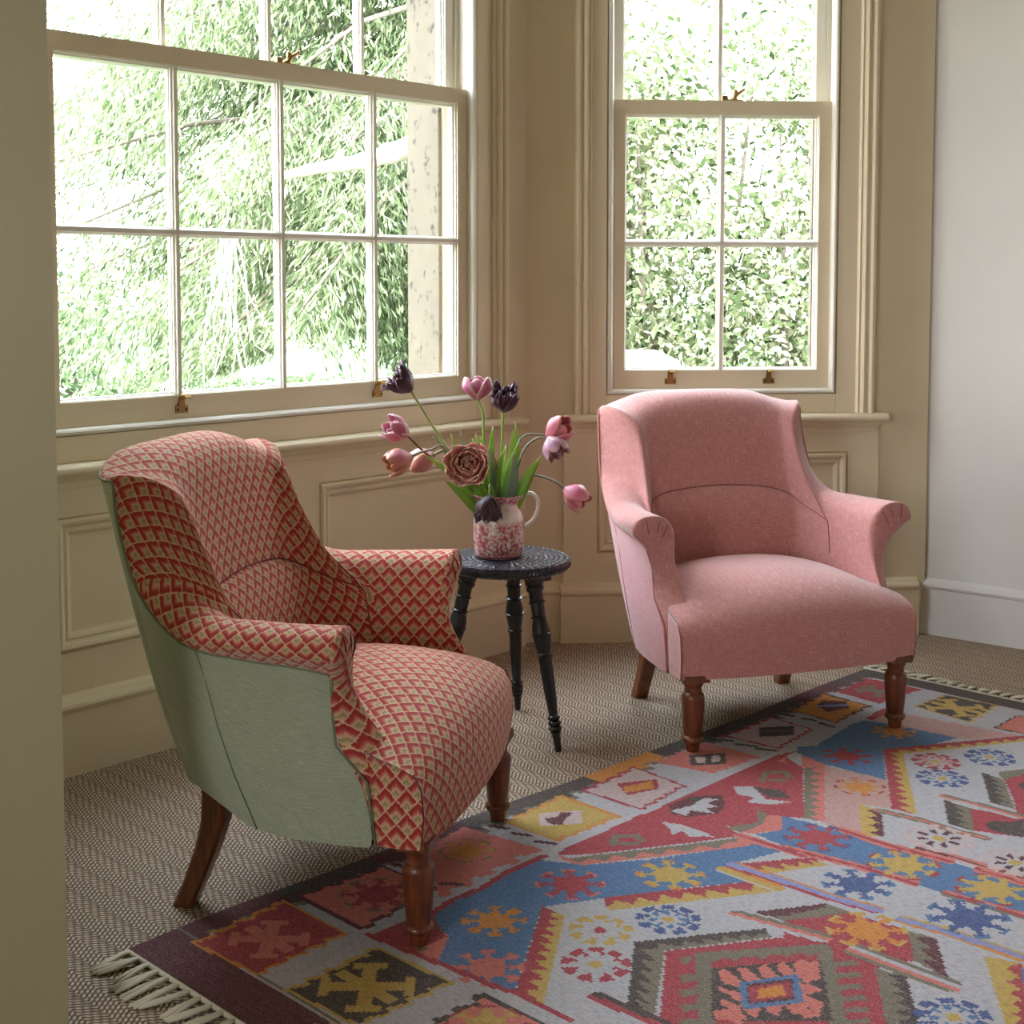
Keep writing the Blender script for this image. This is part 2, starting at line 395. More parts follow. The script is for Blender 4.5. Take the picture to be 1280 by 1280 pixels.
# outer stonework of the bay, seen through the left window
b = MB(); b.box(1.432, 1.93, 0.150, 0.292, -0.7, 3.6); b.box(-0.9, 0.0, 0.262, 0.292, -0.7, 3.6); b.box(0.0, 1.432, 0.262, 0.292, -0.7, 0.78)
b.box(0.0, 1.432, 0.262, 0.292, HEAD + .02, 3.6); b.box(0.0, 1.432, 0.166, 0.32, .74, .815)
struct(put(b.build('trim_3', M_STONE), W1))
b = MB(); b.box(-0.50, -.03, 0.262, 0.292, -0.7, 3.6); b.box(.70, 1.15, 0.262, 0.292, -0.7, 3.6); b.box(-.03, .70, .262, .292, -.7, .78); b.box(-.03, .70, .262, .292, HEAD + .02, 3.6); b.box(-.03, .70, .166, .32, .74, .815)
struct(put(b.build('trim_4', M_STONE), W2))

# the jamb of the bay opening in the foreground, and the room it opens into
def wall_poly(name, pts, z0, z1, mat):
    n = len(pts); vs = [(x, y, z0) for x, y in pts] + [(x, y, z1) for x, y in pts]
    fs = [(i, (i + 1) % n, n + (i + 1) % n, n + i) for i in range(n)] + [tuple(range(n))[::-1], tuple(range(n, 2 * n))]
    return struct(obj(name, vs, fs, mat, auto=30))
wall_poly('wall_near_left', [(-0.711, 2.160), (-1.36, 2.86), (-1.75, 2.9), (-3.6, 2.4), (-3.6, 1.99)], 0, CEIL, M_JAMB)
e3 = W3 @ Vector((1.9, .02, 0))
wall_poly('wall_near_right', [(e3.x - .02, e3.y), (4.0, e3.y + .1), (4.0, e3.y + .4), (e3.x + .1, e3.y + .4)], 0, CEIL, M_WALL)
wall_poly('wall_side_right', [(3.9, -3.2), (4.2, -3.2), (4.2, 4.2), (3.9, 4.2)], 0, CEIL, M_WALL)
bk = MB()          # rear wall, with an unseen opening added to let in fill light
bk.box(-3.9, -3.4, -3.5, -3.2, 0, CEIL); bk.box(-2.4, 4.2, -3.5, -3.2, 0, CEIL); bk.box(-3.4, -2.4, -3.5, -3.2, 0, .9); bk.box(-3.4, -2.4, -3.5, -3.2, 2.6, CEIL)
struct(bk.build('wall_rear', M_WALL))
bk = MB()          # left wall of the room
bk.box(-3.9, -3.6, -3.4, 2.5, 0, CEIL)
struct(bk.build('wall_side_left', M_WALL))
def P3(M, s_, y): v = M @ Vector((s_, y, 0)); return (v.x, v.y)
plan = [(-3.9, -3.5), (4.2, -3.5), (4.2, 4.0), (e3.x + .1, e3.y + .4), P3(W3, 1.9, .2), P3(W2, 1.12, .26), P3(W2, -.40, .26), P3(W1, -.60, .26), (-1.75, 2.95), (-3.9, 2.5)]
wall_poly('floor', plan, -0.06, 0.0, M_SISAL)
wall_poly('ceiling', plan, CEIL, CEIL + .15, M_CEIL)
# ------------------------------------------------------------------ rug
RUG_DES = [('p','B',[(487,284),(552,269),(614,281),(715,269),(800,273),(799,266),(843,348),(1032,470),(946,417),(1181,533),(1227,581),(1225,606),(1119,573),(1058,555),(1023,567),(1027,636),(923,570),(764,479),(645,415),(378,600),(360,430),(443,370),(449,317)]),
('p','P',[(449,317),(444,371),(415,391),(360,430),(356,418)]),
('p','R',[(338,271),(424,269),(486,270),(436,372),(374,421)]),
('p','P',[(360,370),(443,369),(418,391),(363,428)]),
('p','O',[(369,360),(385,367),(385,385),(360,375)]),
('l','R',16,[(478,285),(552,269),(619,276),(706,261),(758,262),(820,262)]),
('p','R',[(842,276),(899,262),(972,263),(1057,260),(1140,252),(1157,261),(1268,249),(1389,253),(1492,250),(1672,252),(1754,266),(1690,274),(1651,351),(1375,530),(1355,494),(1342,493),(1281,470),(1218,432),(1196,486),(1097,434),(895,324)]),
('p','P',[(1647,278),(1660,341),(1731,295),(1712,375),(1677,396),(1653,353),(1655,297),(1696,270)]),
('t','O','P',6,[(849,306),(1188,491),(1167,531),(843,348)]),
('p','P',[(842,276),(849,306),(843,348),(831,322)]),
('p','P',[(1193,483),(1214,486),(1206,558),(1171,528),(1142,511)]),
('t','O','P',2,[(1214,434),(1281,470),(1233,498),(1215,481)]),
('p','O',[(1348,424),(1344,453),(1301,477),(1248,488),(1220,473),(1214,434),(1285,467)]),
('p','P',[(1335,459),(1354,485),(1284,531),(1226,498),(1215,481),(1281,483)]),
('p','B',[(1354,485),(1357,534),(1355,494),(1365,589),(1361,665),(1372,613),(1387,869),(1385,1033),(1243,1097),(1237,941),(1235,866),(1217,584),(1208,633),(1225,503),(1284,531)]),
('t','O','P',8,[(1653,353),(1375,530),(1389,576),(1700,382)]),
('p','K',[(1700,382),(1720,459),(1725,537),(1562,643),(1536,576),(1373,677),(1372,589)]),
('p','B',[(1775,250),(1816,282),(1868,272),(2043,252),(2096,261),(2117,329),(2123,403),(2136,515),(2033,494),(1917,417),(1723,536),(1712,375),(1734,279)]),
('p','K',[(2111,253),(2223,247),(2228,325),(2263,635),(2135,536),(2123,403),(2117,329)]),
('p','R',[(2109,251),(2234,246),(2214,275),(2114,279)]),
('t','R','Y',9,[(1917,417),(2278,639),(2234,659),(1922,472)]),
('t','R','Y',10,[(1917,417),(1562,643),(1571,701),(1922,472)]),
('t','Y','M',4,[(1535,575),(1373,677),(1407,711),(1535,632)]),
('p','Y',[(1409,651),(1438,680),(1402,673)]),
('t','D','O',6,[(1933,677),(1756,785),(1756,843),(1922,740)]),
('p','O',[(1960,705),(2033,743),(1995,760),(1922,740)]),
('p','R',[(1922,740),(1995,760),(1698,893),(1718,867),(1809,815)]),
('p','D',[(1909,780),(1946,782),(1886,809)]),
('t','D','O',4,[(1697,700),(1574,773),(1575,834),(1690,767)]),
('p','R',[(1690,767),(1718,867),(1709,888),(1618,929),(1575,834)]),
('p','D',[(1637,831),(1665,844),(1675,869),(1719,884),(1618,929),(1609,899),(1610,848)]),
('l','OPW',34,[(1718,696),(1723,865)]),
('l','OPO',26,[(1531,627),(1550,741),(1544,789),(1556,872)]),
('l','PRP',30,[(1197,481),(1202,633),(1209,589),(1235,752),(1237,869)]),
('l','PRP',30,[(1375,615),(1373,744),(1387,869)]),
('l','PMP',26,[(1404,797),(1414,876),(1415,1020)]),
('l','PRP',30,[(1390,937),(1389,1031)]),
('l','PRO',30,[(1239,944),(1250,1093)]),
('t','R','Y',10,[(648,414),(379,601),(387,659),(650,470)]),
('t','R','Y',7,[(759,474),(1027,636),(1031,703),(721,516)]),
('t','R','Y',4,[(1074,565),(1204,654),(1201,702),(1083,640)]),
('l','GYYW',34,[(1031,563),(1031,687)]),
('l','GLLLR',36,[(1062,565),(1070,698),(1071,789),(1072,807),(1081,874)]),
('l','YLLLG',36,[(1078,939),(1093,1029),(1095,1163)]),
('p','R',[(671,693),(735,735),(835,795),(860,816),(924,777),(1012,825),(932,783),(1030,844),(1045,964),(954,1028),(879,990),(720,1107),(455,847)]),
('t','M','O',4,[(911,716),(1039,795),(998,822),(919,777)]),
('p','O',[(1022,802),(1038,796),(1035,849),(981,817),(921,777),(934,769)]),
('t','D','O',6,[(657,632),(869,771),(847,798),(670,692)]),
('t','D','O',7,[(657,632),(474,766),(448,839),(670,692)]),
('t','O','M',3,[(1044,963),(949,1027),(932,1100),(1051,1017)]),
('t','O','D',6,[(882,988),(717,1104),(754,1142),(888,1046)]),
('l','OPW',40,[(880,705),(912,864)]),
('l','OWPO',52,[(912,941),(912,1107)]),
('l','DRW',46,[(457,716),(464,818),(464,886)]),
('l','O',28,[(701,752),(879,888)]),
('l','O',28,[(879,888),(657,1054)]),
('l','O',28,[(701,752),(510,903)]),
('p','O',[(666,725),(688,738),(666,752),(652,747)]),
('p','O',[(703,752),(725,766),(702,779),(689,774)]),
('p','O',[(740,780),(763,794),(739,807),(725,802)]),
('p','O',[(777,808),(800,823),(776,835),(762,830)]),
('p','O',[(815,837),(838,851),(813,863),(799,858)]),
('p','O',[(852,865),(876,879),(851,891),(836,886)]),
('p','O',[(616,763),(660,790),(643,803),(601,782)]),
('p','O',[(576,793),(618,820),(602,833),(562,812)]),
('p','O',[(537,823),(579,850),(563,861),(524,841)]),
('p','O',[(500,851),(541,878),(525,889),(487,868)]),
('p','O',[(844,925),(881,953),(867,966),(829,936)]),
('p','O',[(810,949),(848,978),(834,990),(796,960)]),
('p','O',[(778,973),(815,1002),(802,1014),(763,983)]),
('p','O',[(746,996),(784,1026),(771,1037),(732,1006)]),
('p','O',[(715,1018),(753,1048),(741,1059),(702,1027)]),
('p','O',[(686,1039),(724,1070),(712,1080),(673,1049)]),
('p','D',[(676,789),(796,876),(836,908),(674,1031),(537,890)]),
('p','P',[(675,805),(693,807),(675,853),(654,857),(651,837)]),
('p','P',[(705,824),(724,826),(705,872),(683,875),(681,856)]),
('p','P',[(736,843),(755,845),(735,890),(713,894),(711,874)]),
('p','P',[(767,862),(786,864),(765,910),(744,913),(741,893)]),
('p','P',[(798,882),(817,884),(796,929),(774,932),(772,913)]),
('p','P',[(669,808),(677,851),(653,868),(657,822)]),
('p','P',[(783,898),(786,945),(747,932),(762,912)]),
('p','P',[(634,832),(643,875),(619,891),(623,846)]),
('p','P',[(746,922),(750,968),(712,954),(726,935)]),
('p','P',[(601,856),(610,898),(587,914),(590,870)]),
('p','P',[(711,944),(715,989),(678,976),(691,957)]),
('p','P',[(569,880),(578,920),(556,935),(559,892)]),
('p','P',[(677,966),(681,1010),(645,996),(658,978)]),
('p','P',[(577,879),(605,901),(566,915),(567,900)]),
('p','P',[(605,902),(633,923),(593,937),(594,923)]),
('p','P',[(632,924),(661,946),(621,959),(622,945)]),
('p','P',[(661,946),(690,968),(648,981),(650,967)]),
('p','P',[(689,969),(718,991),(676,1003),(678,989)]),
('p','P',[(790,879),(833,906),(792,935),(757,915)]),
('p','P',[(564,874),(601,897),(579,933),(541,894)]),
('p','B',[(669,851),(768,906),(692,965),(600,907)]),
('p','M',[(674,864),(746,908),(688,949),(623,903)]),
('p','R',[(668,871),(736,911),(693,942),(630,902)]),
('p','G',[(674,885),(717,909),(690,931),(648,905)]),
('p','Y',[(1050,1107),(1067,1158),(1065,1176),(872,1263),(851,1241)]),
('t','Y','R',6,[(1058,1125),(855,1245),(876,1267),(1066,1172)]),
('p','B',[(1053,1173),(1054,1188),(1016,1205),(1009,1198)]),
('r','R','P',8,70,(758,389)),
('r','G','G',8,62,(542,390)),
('r','P','P',8,66,(406,508)),
('r','Y','G',8,70,(935,501)),
('r','T','B','o',62,(772,621)),
('r','Y','W','o',60,(650,557)),
('r','R','W','o',62,(545,636)),
('r','R','T',8,75,(1303,608)),
('r','Y','R',8,75,(1305,811)),
('r','Y','R',8,75,(1321,997)),
('r','T','B',8,72,(1158,793)),
('r','T','B',8,80,(1169,1021)),
('r','T','B','o',62,(819,1167)),
('r','G','Y',8,75,(992,910)),
('r','G','R',8,60,(1636,518)),
('r','R','R',8,62,(1803,381)),
('r','G','G',8,58,(2064,369)),
('r','R','P','o',60,(1928,559)),
('r','T','B','o',62,(1827,628)),
('r','T','B','o',62,(2050,644)),
('r','N','M','o',75,(1482,799)),
('r','N','M','o',70,(1476,973)),
('p','M',[(1226,263),(1309,261),(1368,315),(1309,362),(1264,372),(1203,336),(1193,298)]),
('p','D',[(1292,273),(1323,283),(1278,316),(1281,291)]),
('p','W',[(1208,286),(1263,300),(1324,291),(1339,322),(1301,318),(1300,346),(1274,333),(1263,364),(1239,318),(1204,331)]),
('p','W',[(1140,312),(1160,359),(1161,412),(1149,451),(1139,428),(1113,413),(1129,379),(1093,380),(1123,347)]),
('p','W',[(1433,299),(1464,331),(1416,400),(1446,460),(1391,425),(1370,382),(1406,375),(1396,336)]),
('p','D',[(1464,331),(1472,362),(1490,395),(1462,440),(1430,400)]),
('l','O',18,[(968,321),(1006,298),(1039,325),(1026,349)]),
('l','O',16,[(986,333),(1005,353)]),
('l','O',18,[(1508,329),(1560,303),(1598,334),(1577,361)]),
('l','O',16,[(1528,343),(1550,365)]),
('b','R','G',1,[(94,61),(319,39),(318,240),(109,252)]),
('r','P','P','x',75,(204,152)),
('b','D','Y',1,[(110,316),(323,308),(332,510),(124,504)]),
('r','Y','Y','x',85,(218,410)),
('b','P','D',1,[(138,569),(339,560),(348,810),(166,791)]),
('r','Y','R',8,70,(267,645)),
('b','P','M',1,[(345,40),(557,53),(562,217),(344,248)]),
('r','R','O',8,75,(462,149)),
('b','P','P',1,[(667,50),(815,29),(843,242),(529,255)]),
('r','G','O',8,60,(730,126)),
('b','Y','G',1,[(892,71),(1103,43),(1104,235),(894,233)]),
('p','N',[(986,93),(1069,144),(1009,197),(931,144)]),
('p','M',[(971,119),(999,134),(1025,120),(1043,138),(997,159),(972,173),(958,152)]),
('b','N','R',1,[(1157,54),(1372,38),(1356,220),(1162,239)]),
('p','R',[(1250,88),(1343,137),(1295,180),(1212,155)]),
('p','G',[(1244,113),(1327,136),(1291,169),(1221,142)]),
('b','P','P',1,[(1432,57),(1644,55),(1647,235),(1466,215)]),
('p','D',[(1533,92),(1611,146),(1545,198),(1474,141)]),
('p','N',[(1529,114),(1587,148),(1548,176),(1499,142)]),
('p','D',[(1561,121),(1573,133),(1524,168),(1508,160)]),
('b','N','R',1,[(1717,54),(1943,50),(1928,204),(1727,230)]),
('p','D',[(1840,85),(1918,145),(1850,191),(1775,133)]),
('l','O',10,[(1823,115),(1874,158)]),
('b','G','M',1,[(2030,61),(2233,40),(2226,213),(2021,219)]),
('p','M',[(2113,97),(2170,80),(2213,136),(2164,174),(2090,147)]),
('l','L',16,[(2120,105),(2180,153)]),
('b','R','R',1,[(2272,67),(2462,55),(2469,242),(2258,221)]),
('r','O','O','x',60,(2361,145)),
('b','D','Y',1,[(2305,294),(2468,308),(2479,473),(2273,489)]),
('r','Y','Y','x',85,(2374,390)),
('b','P','D',1,[(2275,547),(2426,541),(2449,647),(2280,673)]),
('l','M',14,[(862,131),(878,165)]),
('l','M',14,[(864,196),(882,231)]),
('l','M',14,[(584,205),(608,235)]),
('l','M',14,[(858,69),(873,104)]),
('l','M',14,[(575,66),(589,93)]),
('l','D',14,[(1678,61),(1700,102)]),
('l','D',14,[(1685,124),(1704,171)]),
('l','D',14,[(1694,187),(1711,231)]),
('l','D',14,[(1974,50),(1990,98)]),
('l','D',14,[(1989,186),(1986,229)]),
('l','D',14,[(1989,127),(2000,162)]),
('l','R',14,[(342,265),(356,412),(369,565),(378,604),(379,728)])]
RUG_M = Matrix.Identity(4)
RUG_M.col[0][:3] = (0.69776, 0.71633, 0); RUG_M.col[1][:3] = (-0.71633, 0.69776, 0); RUG_M.col[3][:3] = (-0.6895, 2.4195, 0.0)
RUG_L, RUG_W = 2.553, 1.79

def m_rug():
    t = NT('kilim_wool'); at = t.new('ShaderNodeAttribute'); at.attribute_name = 'weft'; c = t.coord(); s = t.sep(c)
    ab = t.noise(t.mapping(c, scale=(90, 5, 1)), 1.6, 4, .6); sp = t.noise(c, 420, 2); ab2 = t.noise(t.mapping(c, scale=(40, 9, 1)), 7, 3, .7)
    col = t.mix(t.math('MULTIPLY', ab, 0.30), at.outputs[0], t.mix(0.55, at.outputs[0], S(214, 200, 192)))
    col = t.mix(t.ramp(ab2, [(.42, (0, 0, 0, 1)), (.70, (.80, .80, .80, 1))]), col, t.mix(0.5, at.outputs[0], S(64, 48, 50)))
    col = t.mix(t.ramp(sp, [(.52, (0, 0, 0, 1)), (.70, (.55, .55, .55, 1))]), col, t.mix(.5, col, S(232, 214, 206)))
    w = t.math('ABSOLUTE', t.math('SINE', t.math('MULTIPLY', s[1], PI / 0.0042)))
    v = t.math('ABSOLUTE', t.math('SINE', t.math('MULTIPLY', s[0], PI / 0.0030)))
    h = t.math('ADD', t.math('MULTIPLY', w, v), t.math('MULTIPLY', sp, 0.6))
    col = t.mix(t.math('MULTIPLY', t.math('SUBTRACT', 1.0, w), 0.22), col, S(58, 46, 46))
    t.set(Base_Color=col, Roughness=0.92, Normal=t.bump(h, 0.6, 0.002)); t.bsdf.inputs['Specular IOR Level'].default_value = 0.15; return t.m

COL=dict(W=(186,181,184),M=(88,20,34),D=(60,52,46),O=(118,110,90),R=(170,44,58),P=(212,114,100),Y=(196,160,72),G=(212,134,38),B=(70,116,160),T=(52,82,136),L=(142,142,190),K=(196,150,142),N=(202,176,172))
def paint(DES,cell,LP,LQ):
    NP,NQ=int(LP/cell),int(LQ/cell)
    keys=list(COL); ix={k:i for i,k in enumerate(keys)}
    P,Q=np.meshgrid((np.arange(NP)+.5)*cell,(np.arange(NQ)+.5)*cell,indexing='ij')
    # stepped look: jitter the sampling position per 4x3 block
    G=np.zeros((NP,NQ),np.uint8)
    def inside(pt):
        x=np.array(pt,float); m=np.zeros(P.shape,bool); j=len(x)-1
        for i in range(len(x)):
            (a,b),(c,d)=x[i],x[j]
            if b!=d:
                k=((b>Q)!=(d>Q))&(P<(c-a)*(Q-b)/(d-b)+a); m^=k
            j=i
        return m
    def uvq(q):
        # inverse bilinear by projective map (quad corners 00,10,11,01)
        src=np.array([(0,0),(1,0),(1,1),(0,1)],float); M=[];r=[]
        for (u,v),(x,y) in zip(src,q):
            M.append([x,y,1,0,0,0,-u*x,-u*y]);r.append(u);M.append([0,0,0,x,y,1,-v*x,-v*y]);r.append(v)
        h=np.linalg.solve(np.array(M,float),np.array(r,float)); w=h[6]*P+h[7]*Q+1
        return (h[0]*P+h[1]*Q+h[2])/w,(h[3]*P+h[4]*Q+h[5])/w
    # borders
    G[:]=ix['W']
    wq=lambda per,amp: amp*(np.floor((P%per)/per*4)/4)
    edge=Q<48+wq(70,34)
    G[edge]=ix['D']; G[edge&(P<330)]=ix['M']; G[edge&(P>560)&(P<820)]=ix['M']; G[edge&(P>1230)&(P<1480)]=ix['G']; G[edge&(P>2100)&(P<2360)]=ix['M']
    o=(Q<62+wq(70,40))&~edge; G[o]=ix['O']
    G[P<105]=ix['M']; G[(P>105)&(P<114)]=ix['O']; G[P>LP-75]=ix['D']
    for e in DES:
        k=e[0]
        if k=='p': G[inside(e[2])]=ix[e[1]]
        elif k=='b':
            u,v=uvq(e[4]); cr=.07*(np.floor((u%(.22))/.22*3)/3)
            cr2=.07*(np.floor(((1-u)%(.22))/.22*3)/3)
            m=(u>0)&(u<1)&(v>cr)&(v<1-cr2); t=.055
            G[m]=ix[e[2]]
            m=(u>t*.7)&(u<1-t*.7)&(v>cr+t)&(v<1-cr2-t); G[m]=ix[e[1]]
        elif k=='t':
            u,v=uvq(e[4]); m=(u>0)&(u<1)&(v>0)&(v<1)
            G[m]=ix[e[1]]; tr=np.abs((u*e[3])%1-.5)*2
            G[m&(v>.30+.5*tr)]=ix[e[2]]
        elif k=='r':
            c=e[5]; dx,dy=P-c[0],Q-c[1]; r=np.hypot(dx,dy)/e[4]; th=np.arctan2(dy,dx)
            if e[3]=='o':
                G[(r<1)&(r>.72)&(np.cos(th*9)>-.55)]=ix[e[1]]
                G[(r<.62)&(r>.3)&(np.cos(th*8)>.1)]=ix[e[2]]; G[(r<.72)&(r>.55)&(np.cos(th*8)<-.5)]=ix[e[1]]; G[r<.2]=ix['Y' if e[1]!='Y' else 'R']
            elif e[3]=='x':
                for s in (-1,1):
                    a=np.abs(dx+s*dy)/e[4]; b=np.abs(dx-s*dy)/e[4]
                    G[(a<.22)&(b<1.35)]=ix[e[1]]
                    G[(np.abs(b-1.2)<.16)&(a<.5)]=ix[e[1]]
                G[(np.abs(dx)<e[4]*.14)&(np.abs(dy)<e[4]*.85)]=ix[e[1]]
            else:
                pet=np.cos(th*8)
                G[(r<1)&(r>.86)&(pet>-.1)]=ix[e[2]]
                G[(r<.9)&(pet>-.15)&~((np.cos(th*16)<-.2)&(r>.55)&(pet>.2))]=ix[e[1]]; G[r<.5]=ix[e[1]]
        elif k=='l':
            pt=np.array(e[3],float); best=np.full(P.shape,1e9); sd=np.zeros(P.shape)
            for a,b in zip(pt[:-1],pt[1:]):
                d=b-a; L=np.hypot(*d); d/=L
                s=np.clip((P-a[0])*d[0]+(Q-a[1])*d[1],0,L); ox=P-a[0]-s*d[0]; oy=Q-a[1]-s*d[1]
                r=np.hypot(ox,oy); k2=r<best; best[k2]=r[k2]; sd[k2]=(ox*-d[1]+oy*d[0])[k2]
            n=len(e[1]); m=best<e[2]/2
            band=np.clip(((sd/e[2]+.5)*n).astype(int),0,n-1)
            cm=np.array([ix[c] for c in e[1]]); G[m]=cm[band[m]]
    # the far side and the ends repeat the pattern in reflection
    def drawn(p,q): return (q<521+(2557-p)*743/1673)&(q<353+(p+3)*911/887)&(p>=0)&(q>=0)
    todo=~drawn(P,Q); src=G.copy()
    for a,b in ((0,1),(1,0),(1,1)):
        p2=LP-P if a else P; q2=LQ-Q if b else Q
        k=todo&drawn(p2,q2); ii=np.clip((p2/cell).astype(int),0,NP-1); jj=np.clip((q2/cell).astype(int),0,NQ-1)
        G[k]=src[ii[k],jj[k]]; todo&=~k
    return G,keys


def make_rug():
    cell = 6
    G, keys = paint(RUG_DES, cell, RUG_L * 1000, RUG_W * 1000)
    n, m = G.shape; pal = np.array([[S(*COL[k])[i] for i in range(4)] for k in keys], np.float32)
    xs = np.linspace(0, RUG_L, n + 1); ys = -np.linspace(0, RUG_W, m + 1); X, Y = np.meshgrid(xs, ys, indexing='ij')
    # the long edge wanders a little, the cloth ripples very slightly
    edge = 0.010 * np.sin(X * 2.3 + 0.4) + 0.004 * np.sin(X * 9.0)
    Y = Y + edge * np.exp(Y / 0.35)
    Z = 0.0065 + 0.0012 * np.sin(X * 7 + Y * 4) * np.sin(Y * 9 + 1)
    V = np.stack([X, Y, Z], -1).reshape(-1, 3)
    idx = np.arange((n + 1) * (m + 1)).reshape(n + 1, m + 1)
    F = np.stack([idx[:-1, :-1], idx[:-1, 1:], idx[1:, 1:], idx[1:, :-1]], -1).reshape(-1, 4)
    loop = np.concatenate([idx[0, :], idx[1:, -1], idx[-1, -2::-1], idx[-2:0:-1, 0]])
    k0 = len(V); low = V[loop].copy(); low[:, 2] = 0.0005
    V = np.concatenate([V, low]); L = len(loop); j = np.arange(L)
    side = np.stack([loop, k0 + j, k0 + (j + 1) % L, loop[(j + 1) % L]], -1)
    nF = len(F); FF = np.concatenate([F, side])
    me = bpy.data.meshes.new('rug'); me.from_pydata(V.tolist(), [], FF.tolist()); me.materials.append(m_rug())
    col = np.tile(pal[keys.index('D')], (len(FF), 1)); col[:nF] = pal[G.reshape(-1)]
    at = me.attributes.new('weft', 'FLOAT_COLOR', 'FACE'); at.data.foreach_set('color', col.ravel())
    me.update()
    root = empty('kilim_rug', M=RUG_M)
    tag(root, 'large flat-woven geometric kilim rug under both armchairs', 'rug')
    o = bpy.data.objects.new('woven_field', me); COLL.objects.link(o); o.parent = root
    # white selvedge cord and knotted tassels on both ends
    mt = m_plain('ecru_cotton_fringe', S(214, 204, 182), 0.9)
    for x, sg in ((0, -1), (RUG_L, 1)):
        b = MB(); b.tube([(x + sg * .002, -t * RUG_W / 40 , 0.007) for t in range(41)], .0045, 6)
        b.build('end_cord', mt, root, smooth=True)
        k = int(RUG_W / 0.033)
        for i in range(k):
            y = -0.012 - i * (RUG_W - .02) / k; L = rnd.uniform(.062, .088) if sg < 0 else rnd.uniform(.05, .075); sk = rnd.uniform(-.010, .026) * (1 if sg < 0 else -1)
            tb = MB()
            for q in range(5):
                oy = (q - 2) * .0035; w = rnd.uniform(-.004, .004); sp = (q - 2) * .0045
                tb.tube([(x + sg * .002, y, .008), (x + sg * .014, y + oy * .4, .010), (x + sg * (.02 + L * .4), y + oy + sk * .4 + w, .0075), (x + sg * (.012 + L * rnd.uniform(.9, 1.02)), y + sp + sk + w, .0035)], [.003, .0035, .0036, .0022], 5)
            tb.lathe([(.001, -.005), (.0055, -.003), (.0058, .003), (.001, .006)], 7, (1, 0, 0), (x + sg * .011, y, .0095), cap=False)
            tb.build('tassel', mt, root, smooth=True)
    return root
make_rug()

# ------------------------------------------------------------------ armchairs
KEYS = [
 [(0,-.170,.34),(0,-.160,.46),(0,-.188,.600),(0,-.218,.612),(0,-.245,.74),(0,-.268,.835),(0,-.292,.868),(0,-.335,.884),(0,-.385,.883),(0,-.420,.869),(0,-.424,.853),(0,-.385,.70),(0,-.338,.53),(0,-.290,.38),(0,-.245,.25)],
 [(.155,-.168,.34),(.155,-.156,.46),(.150,-.183,.590),(.150,-.212,.602),(.145,-.238,.73),(.145,-.262,.825),(.150,-.286,.857),(.157,-.328,.873),(.160,-.376,.880),(.162,-.412,.872),(.162,-.416,.856),(.160,-.378,.70),(.155,-.332,.53),(.150,-.286,.38),(.140,-.242,.25)],
 [(.205,-.155,.34),(.208,-.145,.46),(.210,-.172,.573),(.212,-.198,.584),(.208,-.222,.71),(.208,-.248,.805),(.218,-.270,.833),(.235,-.312,.850),(.244,-.360,.855),(.252,-.394,.853),(.252,-.398,.840),(.248,-.360,.69),(.240,-.318,.53),(.232,-.276,.38),(.215,-.236,.25)],
 [(.218,-.135,.34),(.222,-.138,.46),(.228,-.165,.560),(.228,-.176,.571),(.226,-.205,.70),(.228,-.232,.795),(.245,-.250,.820),(.272,-.288,.837),(.290,-.330,.842),(.300,-.360,.843),(.302,-.364,.831),(.299,-.334,.69),(.292,-.298,.53),(.278,-.260,.38),(.250,-.226,.252)],
 [(.228,-.115,.34),(.232,-.120,.455),(.237,-.148,.550),(.237,-.158,.560),(.238,-.186,.68),(.240,-.215,.770),(.258,-.232,.800),(.287,-.260,.832),(.311,-.294,.840),(.325,-.324,.842),(.328,-.330,.829),(.322,-.305,.69),(.312,-.272,.53),(.298,-.236,.38),(.268,-.204,.252)],
 [(.240,-.085,.34),(.244,-.090,.45),(.248,-.118,.535),(.248,-.127,.545),(.248,-.158,.645),(.248,-.195,.715),(.264,-.222,.742),(.288,-.256,.760),(.312,-.295,.772),(.328,-.320,.776),(.332,-.320,.764),(.328,-.293,.65),(.319,-.258,.50),(.308,-.222,.37),(.285,-.175,.245)],
 [(.258,-.030,.34),(.264,-.033,.43),(.267,-.048,.510),(.267,-.054,.519),(.264,-.108,.575),(.262,-.165,.622),(.276,-.192,.640),(.300,-.226,.652),(.324,-.262,.656),(.341,-.280,.650),(.342,-.276,.636),(.335,-.248,.56),(.328,-.212,.45),(.321,-.172,.34),(.308,-.118,.225)],
 [(.272,.030,.35),(.278,.028,.42),(.280,.018,.48),(.280,.014,.488),(.277,-.045,.530),(.275,-.100,.563),(.290,-.120,.585),(.320,-.148,.598),(.350,-.175,.592),(.366,-.188,.570),(.350,-.186,.545),(.342,-.170,.49),(.338,-.145,.40),(.335,-.112,.31),(.327,-.066,.205)],
 [(.278,.080,.36),(.282,.076,.42),(.284,.062,.47),(.284,.058,.478),(.284,.020,.522),(.285,-.020,.555),(.302,-.030,.583),(.342,-.050,.596),(.386,-.060,.583),(.401,-.065,.555),(.360,-.062,.525),(.346,-.055,.47),(.342,-.042,.38),(.340,-.025,.30),(.335,.005,.195)],
 [(.282,.130,.36),(.286,.112,.42),(.288,.092,.47),(.288,.088,.478),(.289,.072,.522),(.290,.055,.550),(.309,.050,.583),(.354,.045,.598),(.403,.042,.586),(.420,.040,.553),(.367,.036,.520),(.350,.034,.46),(.345,.045,.375),(.343,.070,.305),(.340,.095,.192)],
 [(.288,.205,.352),(.291,.152,.415),(.292,.118,.47),(.292,.116,.478),(.294,.118,.522),(.296,.126,.551),(.316,.131,.586),(.362,.133,.602),(.413,.131,.589),(.429,.126,.551),(.374,.112,.512),(.350,.100,.455),(.346,.108,.375),(.344,.165,.312),(.341,.180,.192)],
]
